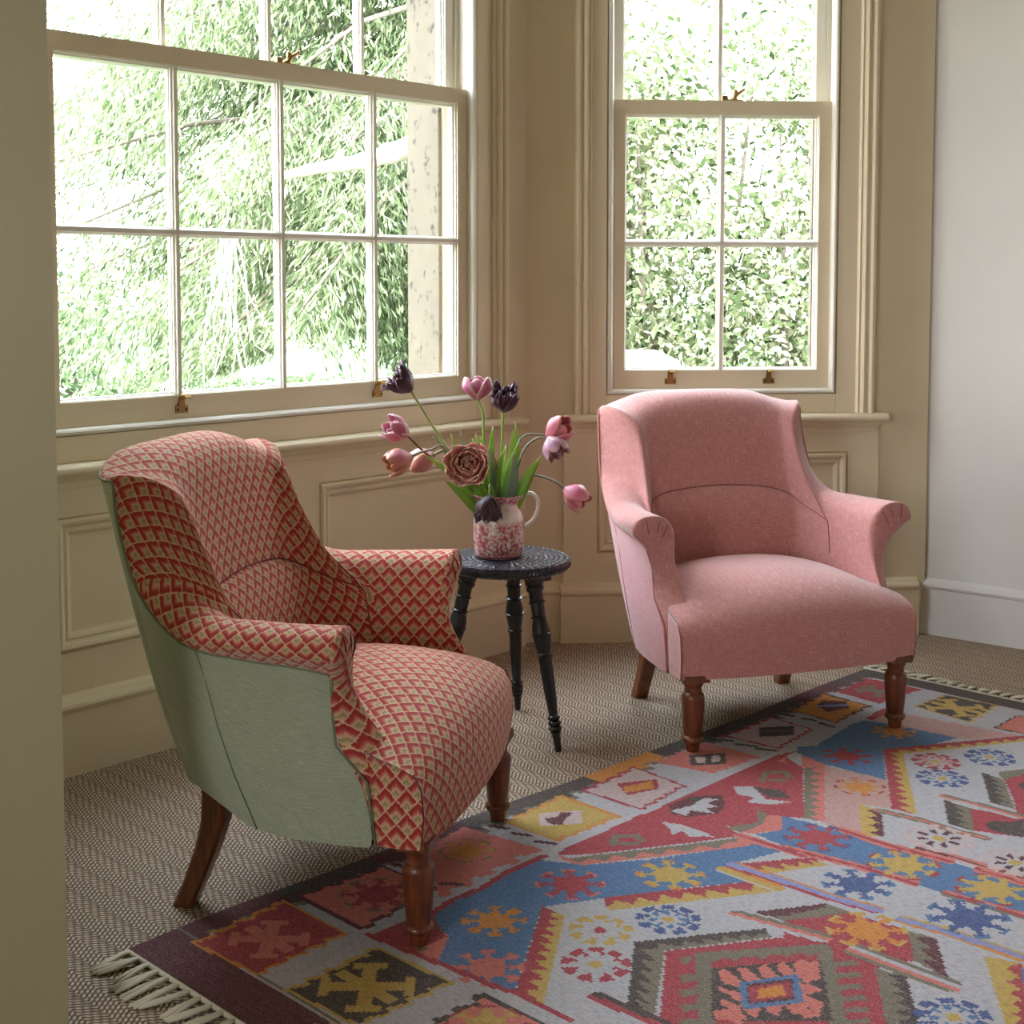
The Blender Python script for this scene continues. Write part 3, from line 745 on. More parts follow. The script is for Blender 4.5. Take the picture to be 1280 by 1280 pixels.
def armchair(loc, ang, m_in, m_out, m_seat, m_pipe, m_arm_out, m_seam):
    root = empty('armchair', loc, (0, 0, ang))
    mir = [[(-x, y, z) for x, y, z in st] for st in KEYS[:0:-1]]
    full = mir + KEYS; SUBN = 4
    K = len(KEYS[0])
    cols = [catmull([st[k] for st in full], SUBN) for k in range(K)]
    n = len(cols[0])                               # stations along the tub
    st = [[cols[k][i] for k in range(K)] for i in range(n)]
    # cloth coordinates in metres: u along the tub, v up the profile
    u = [0.0]
    for i in range(1, n): u.append(u[-1] + float(np.linalg.norm((st[i][4] - st[i - 1][4] + st[i][1] - st[i - 1][1]) / 2)))
    mid = u[n // 2]; u = [x - mid for x in u]
    V = []
    for i in range(n):
        v = [float(st[i][0][2])]
        for k in range(1, K): v.append(v[-1] + float(np.linalg.norm(st[i][k] - st[i][k - 1])))
        V.append(v)
    def arcs(i0, i1, anchor):
        U_ = np.zeros((n, K))
        for k in range(K):
            for i in range(anchor + 1, i1 + 1): U_[i][k] = U_[i - 1][k] + np.linalg.norm(st[i][k] - st[i - 1][k])
            for i in range(anchor - 1, i0 - 1, -1): U_[i][k] = U_[i + 1][k] - np.linalg.norm(st[i][k] - st[i + 1][k])
        return U_
    def patch(name, i0, i1, k0, k1, mat, cap=None, anchor=None, vk=3, **kw):
        vs, uv, fs = [], [], []; w = k1 - k0 + 1; U_ = arcs(i0, i1, anchor); bl = [0, 0, 0, 0, 0, .2, .7, 1, 1, 1, 1]; off = [max(0, float(s_[5][2]) - .562) for s_ in st]
        for i in range(i0, i1 + 1):
            for k in range(k0, k1 + 1): vs.append(st[i][k]); uv.append((st[i][k][1] * (1 - bl[k]) + (st[anchor][k][1] - abs(U_[i][k])) * bl[k], st[i][k][2] - off[i] * (k / 5) ** 2 if k <= 5 else st[i][5][2] - off[i] + V[i][k] - V[i][5]) if cap else (U_[i][k], V[i][k] - V[i][vk]))
        for i in range(i1 - i0):
            for k in range(w - 1):
                a = i * w + k; fs.append((a, a + 1, a + w + 1, a + w))
        if cap:                                     # rounded scroll front of the arm
            i = i0 if cap < 0 else i1
            pairs = [(0, 14), (1, 13), (1, 12), (2, 11), (3, 10), (4, 9), (5, 9), (6, 8), (7, 7)]; row = []; FR = (0, .09, .30, .5, .70, .91, 1); BU = (0, .011, .017, .019, .017, .011, 0)
            for j, (p, q) in enumerate(pairs):
                A, B = st[i][p], st[i][q]; line_ = []
                for f, bu in zip(FR, BU):
                    pt = A * (1 - f) + B * f + np.array([0, bu * (.45 if p == 6 else .0 if p == 7 else 1), 0])
                    vs.append(pt); uv.append((float(pt[0]) * cap, float(pt[2]))); line_.append(len(vs) - 1)
                row.append(line_)
            for j in range(len(row) - 1):
                for q in range(6):
                    f = (row[j][q], row[j][q + 1], row[j + 1][q + 1], row[j + 1][q]); fs.append(f if cap > 0 else f[::-1])
        o = obj(name, vs, fs, mat, root, uvs=uv, smooth=True, **kw)
        bm = bmesh.new(); bm.from_mesh(o.data); bmesh.ops.remove_doubles(bm, verts=bm.verts, dist=.0004); bmesh.ops.recalc_face_normals(bm, faces=bm.faces)
        bm.to_mesh(o.data); bm.free()
        s_ = o.modifiers.new('sub', 'SUBSURF'); s_.levels = 2 if cap else 1; s_.render_levels = s_.levels
        return o
    c = n // 2; aw = 6 * SUBN                        # the back runs to the sixth key station each side
    patch('backrest', c - aw, c + aw, 3, 10, m_in, anchor=c)
    patch('lower_back', c - aw, c + aw, 0, 3, m_in, anchor=c, vk=0)
    patch('arm', 0, c - aw, 0, 10, m_in, cap=-1, anchor=0, vk=5); patch('arm', c + aw, n - 1, 0, 10, m_in, cap=1, anchor=n - 1, vk=5)
    o = patch('outer_cover', 0, n - 1, 10, 14, m_out, anchor=c, vk=10)
    if m_arm_out is not m_in: o['label'] = 'sage green linen outside of the chair'
    b = MB(); b.tube([st[i][10] for i in range(n)], .0030, 6); b.build('piping', m_pipe, root, smooth=True)
    MB().tube([st[i][3] + np.array([0, .0015, .001]) for i in range(c - aw, c + aw + 1)], .0016, 5).build('back_seam', m_seam, root, smooth=True)
    for sg in (-1, 1):
        i = 0 if sg < 0 else n - 1
        MB().tube([st[i][k] + np.array([0, .002, 0]) for k in range(10, 15)], .0028, 6).build('front_piping', m_pipe, root, smooth=True)
        i = c + sg * int(7.4 * SUBN); MB().tube([st[i][k] * np.array([1.001, 1, 1]) for k in range(10, 15)], .0013, 5).build('side_seam', m_pipe, root, smooth=True)
        i = c + sg * aw; MB().tube([st[i][k] + np.array([-sg * .001, 0, 0]) for k in range(1, 6)], .0014, 5).build('arm_seam', m_seam, root, smooth=True)
        for (x0, z0, x1, z1) in ((.345, .586, .366, .525), (.385, .590, .374, .522), (.322, .574, .353, .518)):      # pleats on the scrolls
            pts = [(sg * (x0 + (x1 - x0) * t), .1335 + .0095 * math.sin(PI * min(1, .1 + t * .95)) - .014 * max(0, t - .5), z0 + (z1 - z0) * t) for t in (0, .2, .4, .6, .8, 1)]
            MB().tube(pts, [.0008, .0016, .0018, .0018, .0016, .001], 5).build('arm_pleat', m_seam, root, smooth=True)
    # sprung seat: domed top, bow front
    rows = [(-.19, .245, .405, .365), (-.10, .268, .432, .378), (0, .284, .442, .384), (.09, .288, .440, .380), (.135, .300, .434, .372), (.175, .330, .424, .364), (.215, .344, .408, .357), (.252, .346, .385, .348), (.283, .346, .352, .333), (.300, .345, .312, .305), (.303, .344, .255, .255), (.297, .342, .196, .196)]
    U = [-1, -.93, -.8, -.6, -.4, -.2, 0, .2, .4, .6, .8, .93, 1]; vs, uv, fs, cre = [], [], [], {}
    arc = 0; prev = None; nu = len(U)
    for r, (y, w, zc, ze) in enumerate(rows):
        if prev: arc += math.hypot(y - prev[0], zc - prev[1])
        prev = (y, zc); bow = .030 * max(0, min(1, (y - .05) / .2))
        for q in U: vs.append((w * q, y - bow * abs(q) ** 2.2, ze + (zc - ze) * (1 - abs(q) ** 2.6))); uv.append((w * q, -arc))
    for r in range(len(rows) - 1):
        for k in range(nu - 1): a = r * nu + k; fs.append((a, a + 1, a + nu + 1, a + nu))
    r0, rc = 4, 8; nf0 = len(fs)
    for side in (0, nu - 1):
        grid = []
        for r in range(r0, rc):
            p = vs[r * nu + side]; col = [r * nu + side]
            for z in (.305, .255, .196): vs.append((p[0] * (1.0 if z > .2 else .99), p[1], min(z, p[2]))); uv.append((.6 + p[1], z)); col.append(len(vs) - 1)
            grid.append(col)
        grid.append([(rc + j) * nu + side for j in range(4)])
        for i in range(len(grid) - 1):
            for j in range(3):
                f = (grid[i][j], grid[i][j + 1], grid[i + 1][j + 1], grid[i + 1][j]); fs.append(f if side == 0 else f[::-1])
        for j in range(3): cre[tuple(sorted((grid[-1][j], grid[-1][j + 1])))] = .75
        for i in range(len(grid) - 1): cre[tuple(sorted((grid[i][0], grid[i + 1][0])))] = .35
    so = obj('seat', vs, fs, m_seat, root, uvs=uv, smooth=True, crease=cre, sub=2)
    ul = so.data.uv_layers[0]
    for p in so.data.polygons[nf0:]:
        for li in p.loop_indices: co = so.data.vertices[so.data.loops[li].vertex_index].co; ul.data[li].uv = (.6 + co.y, co.z)
    for sg in (-1, 1): MB().tube([(sg * .3462, .254, .335), (sg * .3462, .268, .308), (sg * .3452, .272, .255), (sg * .3432, .266, .197)], .0014, 5).build('corner_seam', m_seam, so, smooth=True)
    # underside lining
    ring = [st[i][14] for i in range(n)]; ring = [np.array([p[0] * .985, p[1] * .985 + .002, max(.200, p[2] + .004)]) for p in ring] + [np.array([.325, .262, .2]), np.array([.15, .286, .2]), np.array([-.15, .286, .2]), np.array([-.325, .262, .2])]
    obj('dust_cover', ring + [np.array([0, 0, .205])], [(i, (i + 1) % len(ring), len(ring)) for i in range(len(ring))], M_DARKLINING, root)
    # turned front legs
    for sg in (-1, 1):
        b = MB(); x, y = sg * .300, .248
        b.lathe([(.016, .0065), (.0175, .010), (.0185, .022), (.0195, .027), (.0225, .029), (.0275, .034), (.0285, .038), (.0270, .043), (.0215, .047), (.0225, .050), (.0235, .054), (.0262, .085), (.0288, .120), (.0300, .142), (.0297, .150), (.0270, .155), (.0222, .160), (.0215, .168), (.0230, .175), (.0258, .179), (.0275, .184), (.0270, .190)], 28, base=(x, y, 0))
        b.box(x - .033, x + .033, y - .033, y + .030, .188, .206)
        b.build('leg', M_LEGWOOD, root, auto=38)
    for sg in (-1, 1):                               # sabre back legs
        vs, fs = [], []; pts = [(.222, -.180, .262, .026), (.223, -.178, .22, .0255), (.225, -.181, .17, .0240), (.228, -.196, .115, .0220), (.231, -.219, .055, .0205), (.233, -.244, 0, .0205)]
        for x, y, z, h in pts:
            e = h * .72
            for dx, dy in ((-h, -e), (-e, -h), (e, -h), (h, -e), (h, e), (e, h), (-e, h), (-h, e)): vs.append((sg * x + dx, y + dy, z))
        for i in range(len(pts) - 1):
            for k in range(8): fs.append((i * 8 + k, i * 8 + (k + 1) % 8, (i + 1) * 8 + (k + 1) % 8, (i + 1) * 8 + k))
        fs += [tuple(range(8)), tuple(range(40, 48))[::-1]]
        obj('leg', vs, fs, M_REARLEG, root, auto=35)
    return root
# local +y is the way the chair faces, local +x its left-hand side as seen from the front
def face_angle(fx, fy): return math.atan2(-fx, fy)
c1 = armchair((-.342, 2.796, 0.0), face_angle(.974, -.228), M_DIAMOND, M_GREEN, M_DIAMOND, M_GREEN_PIPE, M_GREEN, M_RED_SEAM)
tag(c1, 'low armchair in red and sand diamond-patterned cloth with a sage green outside', 'armchair', 'pair of low upholstered armchairs')
c2 = armchair((.668, 3.82, 0.0), face_angle(.316, -.949), M_PINK, M_PINK_SIDE, M_PINK, M_PINK_PIPE, M_PINK, M_PINK_SEAM)
tag(c2, 'low armchair covered all over in plain pink herringbone cloth', 'armchair', 'pair of low upholstered armchairs')
# ------------------------------------------------------------------ carved three-legged table
TC = Vector((-.012, 3.655, 0)); TZ = 0.474
def m_carved():
    t = NT('carved_ebonised_top'); c = t.coord(); s = t.sep(c)
    r = t.math('SQRT', t.math('ADD', t.math('MULTIPLY', s[0], s[0]), t.math('MULTIPLY', s[1], s[1])))
    th = t.math('ARCTAN2', s[1], s[0])
    petals = t.math('ABSOLUTE', t.math('SINE', t.math('MULTIPLY', th, 20)))
    ringw = t.math('ABSOLUTE', t.math('SINE', t.math('MULTIPLY', r, PI / .0135)))
    vo = t.new('ShaderNodeTexVoronoi'); vo.inputs['Scale'].default_value = 150; t.l.new(c, vo.inputs['Vector'])
    h = t.math('ADD', t.math('MULTIPLY', ringw, .8), t.math('MULTIPLY', t.math('MULTIPLY', petals, vo.outputs[0]), 1.6))
    dots = t.math('MULTIPLY', t.math('GREATER_THAN', t.math('SINE', t.math('MULTIPLY', th, 64)), .75), t.math('COMPARE', r, .160, .0022))
    col = t.mix(h, S(13, 12, 16), S(46, 44, 54)); col = t.mix(dots, col, S(176, 172, 166))
    t.set(Base_Color=col, Roughness=.30, Normal=t.bump(h, .8, .0022)); return t.m
root = empty('side_table', (TC.x, TC.y, 0))
tag(root, 'small round black carved table on three turned legs holding the jug', 'table')
b = MB(); b.lathe([(.001, TZ - .030), (.150, TZ - .030), (.160, TZ - .028), (.164, TZ - .024), (.1665, TZ - .020), (.1675, TZ - .006), (.166, TZ - .001), (.162, TZ + .0005), (.156, TZ - .0015), (.150, TZ), (.001, TZ)], 72)
tp = b.build('tabletop', m_carved(), root, auto=40)
b = MB()
for k in range(96):                                    # zigzag carved rim
    a = 2 * PI * k / 96; a1 = a + PI / 96; a2 = a + 2 * PI / 96; z0, z1 = (TZ - .021, TZ - .007); R0, R1 = .1668, .1692
    pt = lambda q, z, R=R0: (R * math.cos(q), R * math.sin(q), z)
    b.add([pt(a, z0), pt(a2, z0), pt(a1, z1), pt(a1, (z0 + z1) / 2 - .002, R1)], [(0, 1, 3), (1, 2, 3), (2, 0, 3)])
b.build('carved_rim', M_EBONY, root)
b = MB()
for a in (-49.6, 82.0, 190.4):
    q = math.radians(a); cx, cy = .105 * math.cos(q), .105 * math.sin(q)
    for i, (w, z) in enumerate(((.036, TZ - .042),)):
        M = Matrix.Translation((cx, cy, 0)) @ Matrix.Rotation(q, 4, 'Z')
        vs = [M @ Vector((x, y, zz)) for zz in (TZ - .043, TZ - .029) for x, y in ((-.045, -.028), (.040, -.028), (.040, .028), (-.045, .028))]
        b.add(vs, [(3, 2, 1, 0), (4, 5, 6, 7), (0, 1, 5, 4), (1, 2, 6, 5), (2, 3, 7, 6), (3, 0, 4, 7)])
    b.build('bearer', M_EBONY, root, bevel=.003); b = MB()
for a in (-49.6, 82.0, 190.4):
    q = math.radians(a); top = Vector((.105 * math.cos(q), .105 * math.sin(q), TZ - .040)); bot = Vector((.203 * math.cos(q), .203 * math.sin(q), 0)); ax = top - bot; L = ax.length
    pr = [(.0095, 0), (.0105, .05), (.0120, .085), (.0125, .105), (.0165, .108), (.0165, .112), (.0125, .115), (.0185, .125), (.0190, .132), (.0180, .139), (.0130, .146), (.0185, .155), (.0190, .163), (.0180, .170), (.0130, .177), (.0180, .187), (.0185, .194), (.0165, .202), (.0125, .207), (.0140, .24), (.0170, .34), (.0185, .47), (.0190, .545), (.0225, .550), (.0235, .555), (.0225, .560), (.0190, .566), (.0220, .60), (.0250, .645), (.0262, .668), (.0285, .671), (.0285, .676), (.0262, .679), (.0255, .71), (.0215, .75), (.0190, .765), (.0240, .77), (.0240, .776), (.0190, .782), (.0200, .83), (.0190, .85), (.0240, .855), (.0240, .862), (.0200, .868), (.0200, .92), (.0250, .93), (.0260, .945), (.0235, .955), (.0270, .965), (.0270, 1.0)]
    b = MB(); b.lathe([(r * .92, h * L) for r, h in pr], 20, ax, bot); b.build('leg', M_EBONY, root, auto=50)

# ------------------------------------------------------------------ transfer-printed jug
JC = Vector((-.036, 3.665, TZ + .0008))
def m_jug(top=False):
    t = NT('pink_transferware' + ('_rim' if top else '')); c = t.coord(); s = t.sep(c)
    n = t.noise(t.mapping(c, scale=(1, 1, .8)), 42, 6, .7, .8); n2 = t.noise(c, 120, 3, .6); n3 = t.noise(t.mapping(c, scale=(1, 1, .35)), 60, 4, .7)
    z = s[2]
    lowm = t.math('MULTIPLY', t.ramp(z, [(.004, (0, 0, 0, 1)), (.012, (1, 1, 1, 1)), (.085, (1, 1, 1, 1)), (.108, (0, 0, 0, 1))]), 1.0)
    rim = t.ramp(z, [(.139, (0, 0, 0, 1)), (.146, (1, 1, 1, 1))])
    scene = t.ramp(t.math('ADD', t.math('MULTIPLY', n, .75), t.math('MULTIPLY', n3, .35)), [(.45, (0, 0, 0, 1)), (.52, (1, 1, 1, 1))])
    fine = t.ramp(n2, [(.40, (.35, .35, .35, 1)), (.55, (1, 1, 1, 1))])
    k = t.math('MULTIPLY', t.math('MAXIMUM', lowm, rim), t.math('MULTIPLY', scene, fine))
    k = t.math('MAXIMUM', k, t.math('COMPARE', z, .006, .0022))
    col = t.mix(k, S(238, 226, 214), S(178, 74, 92))
    t.set(Base_Color=col, Roughness=.14, Coat_Weight=.4, Coat_Roughness=.06); return t.m
jug = empty('jug', JC)
tag(jug, 'cream jug with pink transfer print and loop handle on the black table', 'jug')
octo = lambda r, h, a: r * (1 - .035 * (1 - abs(math.cos(4 * a)) ** .7) * max(0, min(1, (.125 - h) / .02))) + (r * .06 * math.cos(6 * a) if h > .158 else 0) + (.016 * math.exp(-((a - PI) / .35) ** 2) if h > .155 else 0)
b = MB(); b.lathe([(.058, 0), (.0625, .002), (.0655, .008), (.0665, .03), (.0668, .09), (.0655, .105), (.060, .118), (.0535, .130), (.0515, .138), (.055, .148), (.063, .158), (.069, .165), (.0672, .1665), (.060, .158), (.0515, .146), (.0485, .138), (.051, .128), (.057, .115), (.062, .10), (.062, .012), (.001, .010)], 64, wob=octo, cap=False)
b.add([(0, 0, 0)], [])
b.build('body', m_jug(), jug, auto=50)
b = MB(); b.tube([(.061, .002, .158), (.075, .002, .170), (.094, .003, .168), (.106, .003, .150), (.107, .003, .125), (.096, .003, .100), (.080, .002, .084), (.064, .001, .076)], [.0055, .0065, .0062, .006, .0056, .0055, .006, .008], 10)
b.build('handle', m_plain('cream_glaze', S(232, 220, 206), .15), jug, smooth=True, sub=1)

# ------------------------------------------------------------------ tulips
def m_petal(name, base, tip, edge, rough=.45):
    t = NT(name); uv = t.coord('UV'); s = t.sep(uv); st = t.noise(t.mapping(uv, scale=(26, 2, 1)), 2.2, 3, .6)
    col = t.mix(t.math('ADD', s[1], t.math('MULTIPLY', t.math('SUBTRACT', st, .5), .7), clamp=True), base, tip)
    e = t.math('POWER', t.math('ABSOLUTE', t.math('SUBTRACT', t.math('MULTIPLY', s[0], 2), 1)), 3.0)
    e = t.math('MAXIMUM', e, t.math('POWER', s[1], 7.0))
    col = t.mix(t.math('MULTIPLY', e, .8), col, edge)
    t.set(Base_Color=col, Roughness=rough, Sheen_Weight=.15, Normal=t.bump(st, .25, .002)); t.bsdf.inputs['Subsurface Weight'].default_value = .08
    t.bsdf.inputs['Subsurface Radius'].default_value = (.01, .004, .004); return t.m
P_PINK = m_petal('mauve_pink_petal', S(164, 36, 86), S(206, 104, 144), S(244, 218, 216))
P_ROSE = m_petal('rose_petal', S(182, 60, 104), S(214, 116, 138), S(230, 164, 144))
P_PEACH = m_petal('peach_pink_petal', S(198, 120, 132), S(206, 122, 130), S(232, 178, 116))
P_PEONY = m_petal('dusky_apricot_petal', S(164, 72, 76), S(224, 152, 138), S(242, 200, 176))
P_BLACK = m_petal('black_purple_petal', S(34, 12, 24), S(66, 26, 46), S(104, 62, 84), .35)
P_MAUVE = m_petal('faded_mauve_petal', S(150, 92, 132), S(186, 136, 160), S(222, 176, 150))
def m_green(name, a, bcol):
    t = NT(name); uv = t.coord('UV'); n = t.noise(t.mapping(uv, scale=(60, 2, 1)), 2, 2); nl = t.noise(t.coord(), 18, 2)
    t.set(Base_Color=t.mix(t.math('ADD', t.math('MULTIPLY', n, .4), t.math('MULTIPLY', nl, .6)), a, bcol), Roughness=.4, Normal=t.bump(n, .2, .001)); t.bsdf.inputs['Subsurface Weight'].default_value = .05; return t.m
M_LEAF = m_green('tulip_leaf', S(62, 132, 30), S(150, 206, 76)); M_LEAF_BLUE = m_green('tulip_leaf_grey', S(66, 104, 84), S(118, 152, 124))
M_STEM = m_green('tulip_stem', S(96, 142, 54), S(150, 180, 92)); M_STEM_DARK = m_green('tulip_stem_dark', S(72, 68, 44), S(118, 104, 70)); M_STEM_GREY = m_green('tulip_stem_grey', S(88, 104, 82), S(136, 146, 118))

def petal(parent, frame, az, L, Wd, R, open_, mat, ruffle=0.0, curl=0.0, seed=0, base=0.0, name='petal'):
    """cupped petal in the bloom frame (z = bloom axis)"""
    rg = random.Random(seed); nu, nv = 9, 10; vs, uv, fs = [], [], []
    ph = rg.uniform(0, 6)
    for j in range(nv + 1):
        v = j / nv
        w = Wd * (math.sin(PI * min(.98, .10 + .80 * v)) ** .7) * (1 - .25 * v ** 4)
        ang = open_ * v + curl * max(0, v - .65) ** 2 * 6
        r = .006 + R * math.sin(min(1.0, v * 1.5) * PI / 2) * (1 - .22 * v * v) + L * .55 * math.sin(ang) * v
        h = base + L * v * math.cos(ang * .8) - .006 * (1 - v)
        for i in range(nu):
            q = (i / (nu - 1)) * 2 - 1; half = w / max(r, .012) ; half = min(half, 1.25); a = az + q * half
            f = 1 - .10 * q * q * v
            rr = r * f + ruffle * (math.sin(q * 9 + ph + v * 4) * v * v * .5 + rg.uniform(-.5, .5) * v ** 3)
            hh = h - L * .10 * q * q * v + ruffle * math.sin(q * 13 + ph) * v ** 2 * .8
            vs.append(frame @ Vector((rr * math.cos(a), rr * math.sin(a), hh))); uv.append(((q + 1) / 2, v))
    for j in range(nv):
        for i in range(nu - 1): a = j * nu + i; fs.append((a, a + 1, a + nu + 1, a + nu))
    o = obj(name, vs, fs, mat, parent, uvs=uv, smooth=True)
    sd = o.modifiers.new('thick', 'SOLIDIFY'); sd.thickness = .0011; sd.offset = 0
    return o
def axis_frame(c, d):
    q = Vector((0, 0, 1)).rotation_difference(Vector(d).normalized()); return Matrix.Translation(c) @ q.to_matrix().to_4x4()
JUGM = Vector((JC.x, JC.y, TZ + .10))
def tulip(label, head, axis, stem, kind, L=.058, R=.026, mat=P_PINK, seed=1, smat=None, r=.0033, leaf=None, group='tulips in the jug'):
    L *= 1.12; R *= 1.1; smat = smat or M_STEM; root = empty('tulip', tuple(JUGM)); tag(root, label, 'tulip', group)
    o0 = Vector(root.location); pts = [Vector(p) - o0 for p in stem] + [Vector(head) - o0]
    pts = [Vector(p) for p in catmull([tuple(p) for p in pts], 5)]
    b = MB(); b.tube(pts, r, 8); uvs = [(i % 8 / 8, i // 8 * .1) for i in range(len(b.v))]
    b.build('stem', smat, root, uvs=uvs, smooth=True)
    F = axis_frame(Vector(head) - o0, axis)
    if kind == 'cup':
        for k in range(3): petal(root, F, k * 2.094 + .5, L * .94, .034, R * .86, -.10, mat, .001, seed=seed + k)
        for k in range(3): petal(root, F, k * 2.094 + 1.55, L, .035, R, .02, mat, .0012, seed=seed + 10 + k)
    elif kind == 'double':
        for k in range(5): petal(root, F, k * 1.257 + .2, L * .80, .022, R * .55, .0, mat, .003, seed=seed + k)
        for k in range(6): petal(root, F, k * 1.047, L, .027, R, .12, mat, .002, seed=seed + 20 + k)
    elif kind == 'parrot':
        for k in range(7): petal(root, F, k * .9 + .3, L * rnd.uniform(.6, .95), .020, R * rnd.uniform(.3, .7), rnd.uniform(-.1, .2), mat, .011, -.15, seed=seed + k)
        for k in range(8): petal(root, F, k * .785, L * rnd.uniform(.62, 1.12), .021, R * rnd.uniform(.8, 1.15), rnd.uniform(-.05, .55), mat, .012, rnd.uniform(-.2, .3), seed=seed + 20 + k)
    elif kind == 'peony':
        for ring, (n, Lr, Wr, Rr, op) in enumerate([(3, .46, .016, .003, -.12), (4, .36, .014, .008, -.05), (6, .42, .016, .015, .02), (8, .50, .021, .024, .10), (9, .56, .026, .033, .28), (9, .60, .032, .040, .62)]):
            for k in range(n): petal(root, F, 2 * PI * k / n + ring * .7 + rnd.uniform(-.35, .35), (.090 * Lr + .006) * rnd.uniform(.82, 1.22), Wr * rnd.uniform(.95, 1.4), Rr * rnd.uniform(.8, 1.3), op + rnd.uniform(-.12, .14), mat, .0045, .12 if ring > 3 else -.1, seed=seed + ring * 10 + k)
    return root
J = JUGM; N0 = JC + Vector((0, 0, .14))
def st(*p): return [tuple(JC + Vector((0, 0, .03)))] + [tuple(q) for q in p]
tulip('near-black parrot tulip topmost at the left of the jug, in front of the window', Vector((-0.271, 3.700, 0.916)), (-.75, 0, .7), st(N0 + Vector((-.02, .01, 0)), Vector((-0.156, 3.690, 0.739)), Vector((-0.214, 3.700, 0.822))), 'parrot', .062, .026, P_BLACK, 3)
tulip('upright pink and white cup tulip in the middle of the top row', Vector((-0.092, 3.700, 0.895)), (0, 0, 1), st(N0 + Vector((-.005, .012, 0)), Vector((-0.073, 3.700, 0.759)), Vector((-0.077, 3.700, 0.845))), 'cup', .050, .035, P_PINK, 40, r=.0036)
tulip('ruffled black tulip standing upright at the top right of the bunch', Vector((-0.023, 3.660, 0.866)), (.15, -.25, .9), st(N0 + Vector((.0, .0, 0)), Vector((-0.028, 3.665, 0.742)), Vector((-0.025, 3.665, 0.817))), 'parrot', .058, .026, P_BLACK, 61)
tulip('pale pink and white double tulip on a brown stem at the far left', Vector((-0.279, 3.660, 0.800)), (-.8, -.35, .45), st(N0 + Vector((-.022, -.005, -.01)), Vector((-0.177, 3.650, 0.710)), Vector((-0.238, 3.650, 0.761))), 'double', .056, .028, P_PINK, 80, M_STEM_DARK)
tulip('drooping peach-edged pink tulip lowest at the left', Vector((-0.266, 3.620, 0.744)), (-.9, -.35, -.25), st(N0 + Vector((-.02, -.01, -.005)), Vector((-0.167, 3.620, 0.765)), Vector((-0.209, 3.610, 0.766)), Vector((-0.247, 3.615, 0.755))), 'cup', .062, .030, P_PEACH, 100, M_STEM_GREY)
tulip('small peach pink tulip half hidden behind the lowest left one', Vector((-0.214, 3.700, 0.738)), (-.6, .3, -.3), st(N0 + Vector((-.02, .01, -.005)), Vector((-0.139, 3.700, 0.744)), Vector((-0.182, 3.700, 0.753))), 'cup', .056, .028, P_PEACH, 120, M_STEM_GREY)
tulip('large full-blown dusky apricot tulip facing out at the front', Vector((-0.108, 3.600, 0.729)), (-.12, -.95, .18), st(N0 + Vector((-.012, -.02, 0)), Vector((-0.101, 3.630, 0.704))), 'peony', mat=P_PEONY, seed=140)
tulip('large pink tulip on an arched stem, upper of the two at the right', Vector((0.097, 3.660, 0.796)), (.75, -.35, .55), st(N0 + Vector((.022, .0, .005)), Vector((0.013, 3.670, 0.763)), Vector((0.034, 3.670, 0.795)), Vector((0.059, 3.665, 0.800))), 'cup', .062, .030, P_ROSE, 160, M_STEM_GREY)
tulip('faded mauve double tulip hanging under the upper right pink one', Vector((0.099, 3.630, 0.791)), (.45, -.5, -.75), st(N0 + Vector((.026, -.006, .004)), Vector((0.021, 3.640, 0.735)), Vector((0.042, 3.640, 0.775)), Vector((0.073, 3.632, 0.795))), 'double', .050, .027, P_MAUVE, 180, M_STEM_GREY)
tulip('single rose pink tulip reaching furthest out to the right, low down', Vector((0.143, 3.640, 0.656)), (.75, -.25, -.5), st(N0 + Vector((.030, -.004, .006)), Vector((0.042, 3.650, 0.687)), Vector((0.078, 3.650, 0.689)), Vector((0.116, 3.645, 0.675))), 'cup', .060, .030, P_ROSE, 200, M_STEM_GREY)
tulip('black parrot tulip hanging head down over the front of the jug', Vector((-0.058, 3.575, 0.645)), (-.15, -.15, -1), st(N0 + Vector((-.006, -.03, 0)), Vector((-0.054, 3.610, 0.667)), Vector((-0.058, 3.590, 0.674))), 'parrot', .060, .024, P_BLACK, 220, r=.003)

def leaf(name_label, base, ctrl, tip, width, mat, seed, parent):
    rg = random.Random(seed); n = 12; vs, uv, fs = [], [], []
    base, ctrl, tip = Vector(base), Vector(ctrl), Vector(tip); side = (tip - base).cross(Vector((0, -1, .15))).normalized()
    side = (side + Vector((rg.uniform(-.3, .3), rg.uniform(-.6, .6), 0))).normalized()
    for j in range(n + 1):
        v = j / n; p = base * (1 - v) ** 2 + ctrl * 2 * v * (1 - v) + tip * v * v; w = width * (math.sin(PI * (.12 + .88 * v) ** .8) ** .8 if v < 1 else 0)
        d = (ctrl - base) * (1 - v) + (tip - ctrl) * v; nrm = side.cross(d).normalized(); tw = .25 * math.sin(v * 2 + seed)
        sd = side * math.cos(tw) + nrm * math.sin(tw)
        for q in (-1, -.5, 0, .5, 1): vs.append(p + sd * w * q + nrm * w * .35 * q * q - o_leaf); uv.append(((q + 1) / 2, v))
    for j in range(n):
        for i in range(4): a = j * 5 + i; fs.append((a, a + 1, a + 6, a + 5))
    o = obj('leaf', vs, fs, mat, parent, uvs=uv, smooth=True); s_ = o.modifiers.new('thick', 'SOLIDIFY'); s_.thickness = .0009; return o
lv = empty('tulip_foliage', tuple(JUGM)); o_leaf = JUGM
tag(lv, 'upright green strap leaves of the tulips rising from the jug', 'leaves')
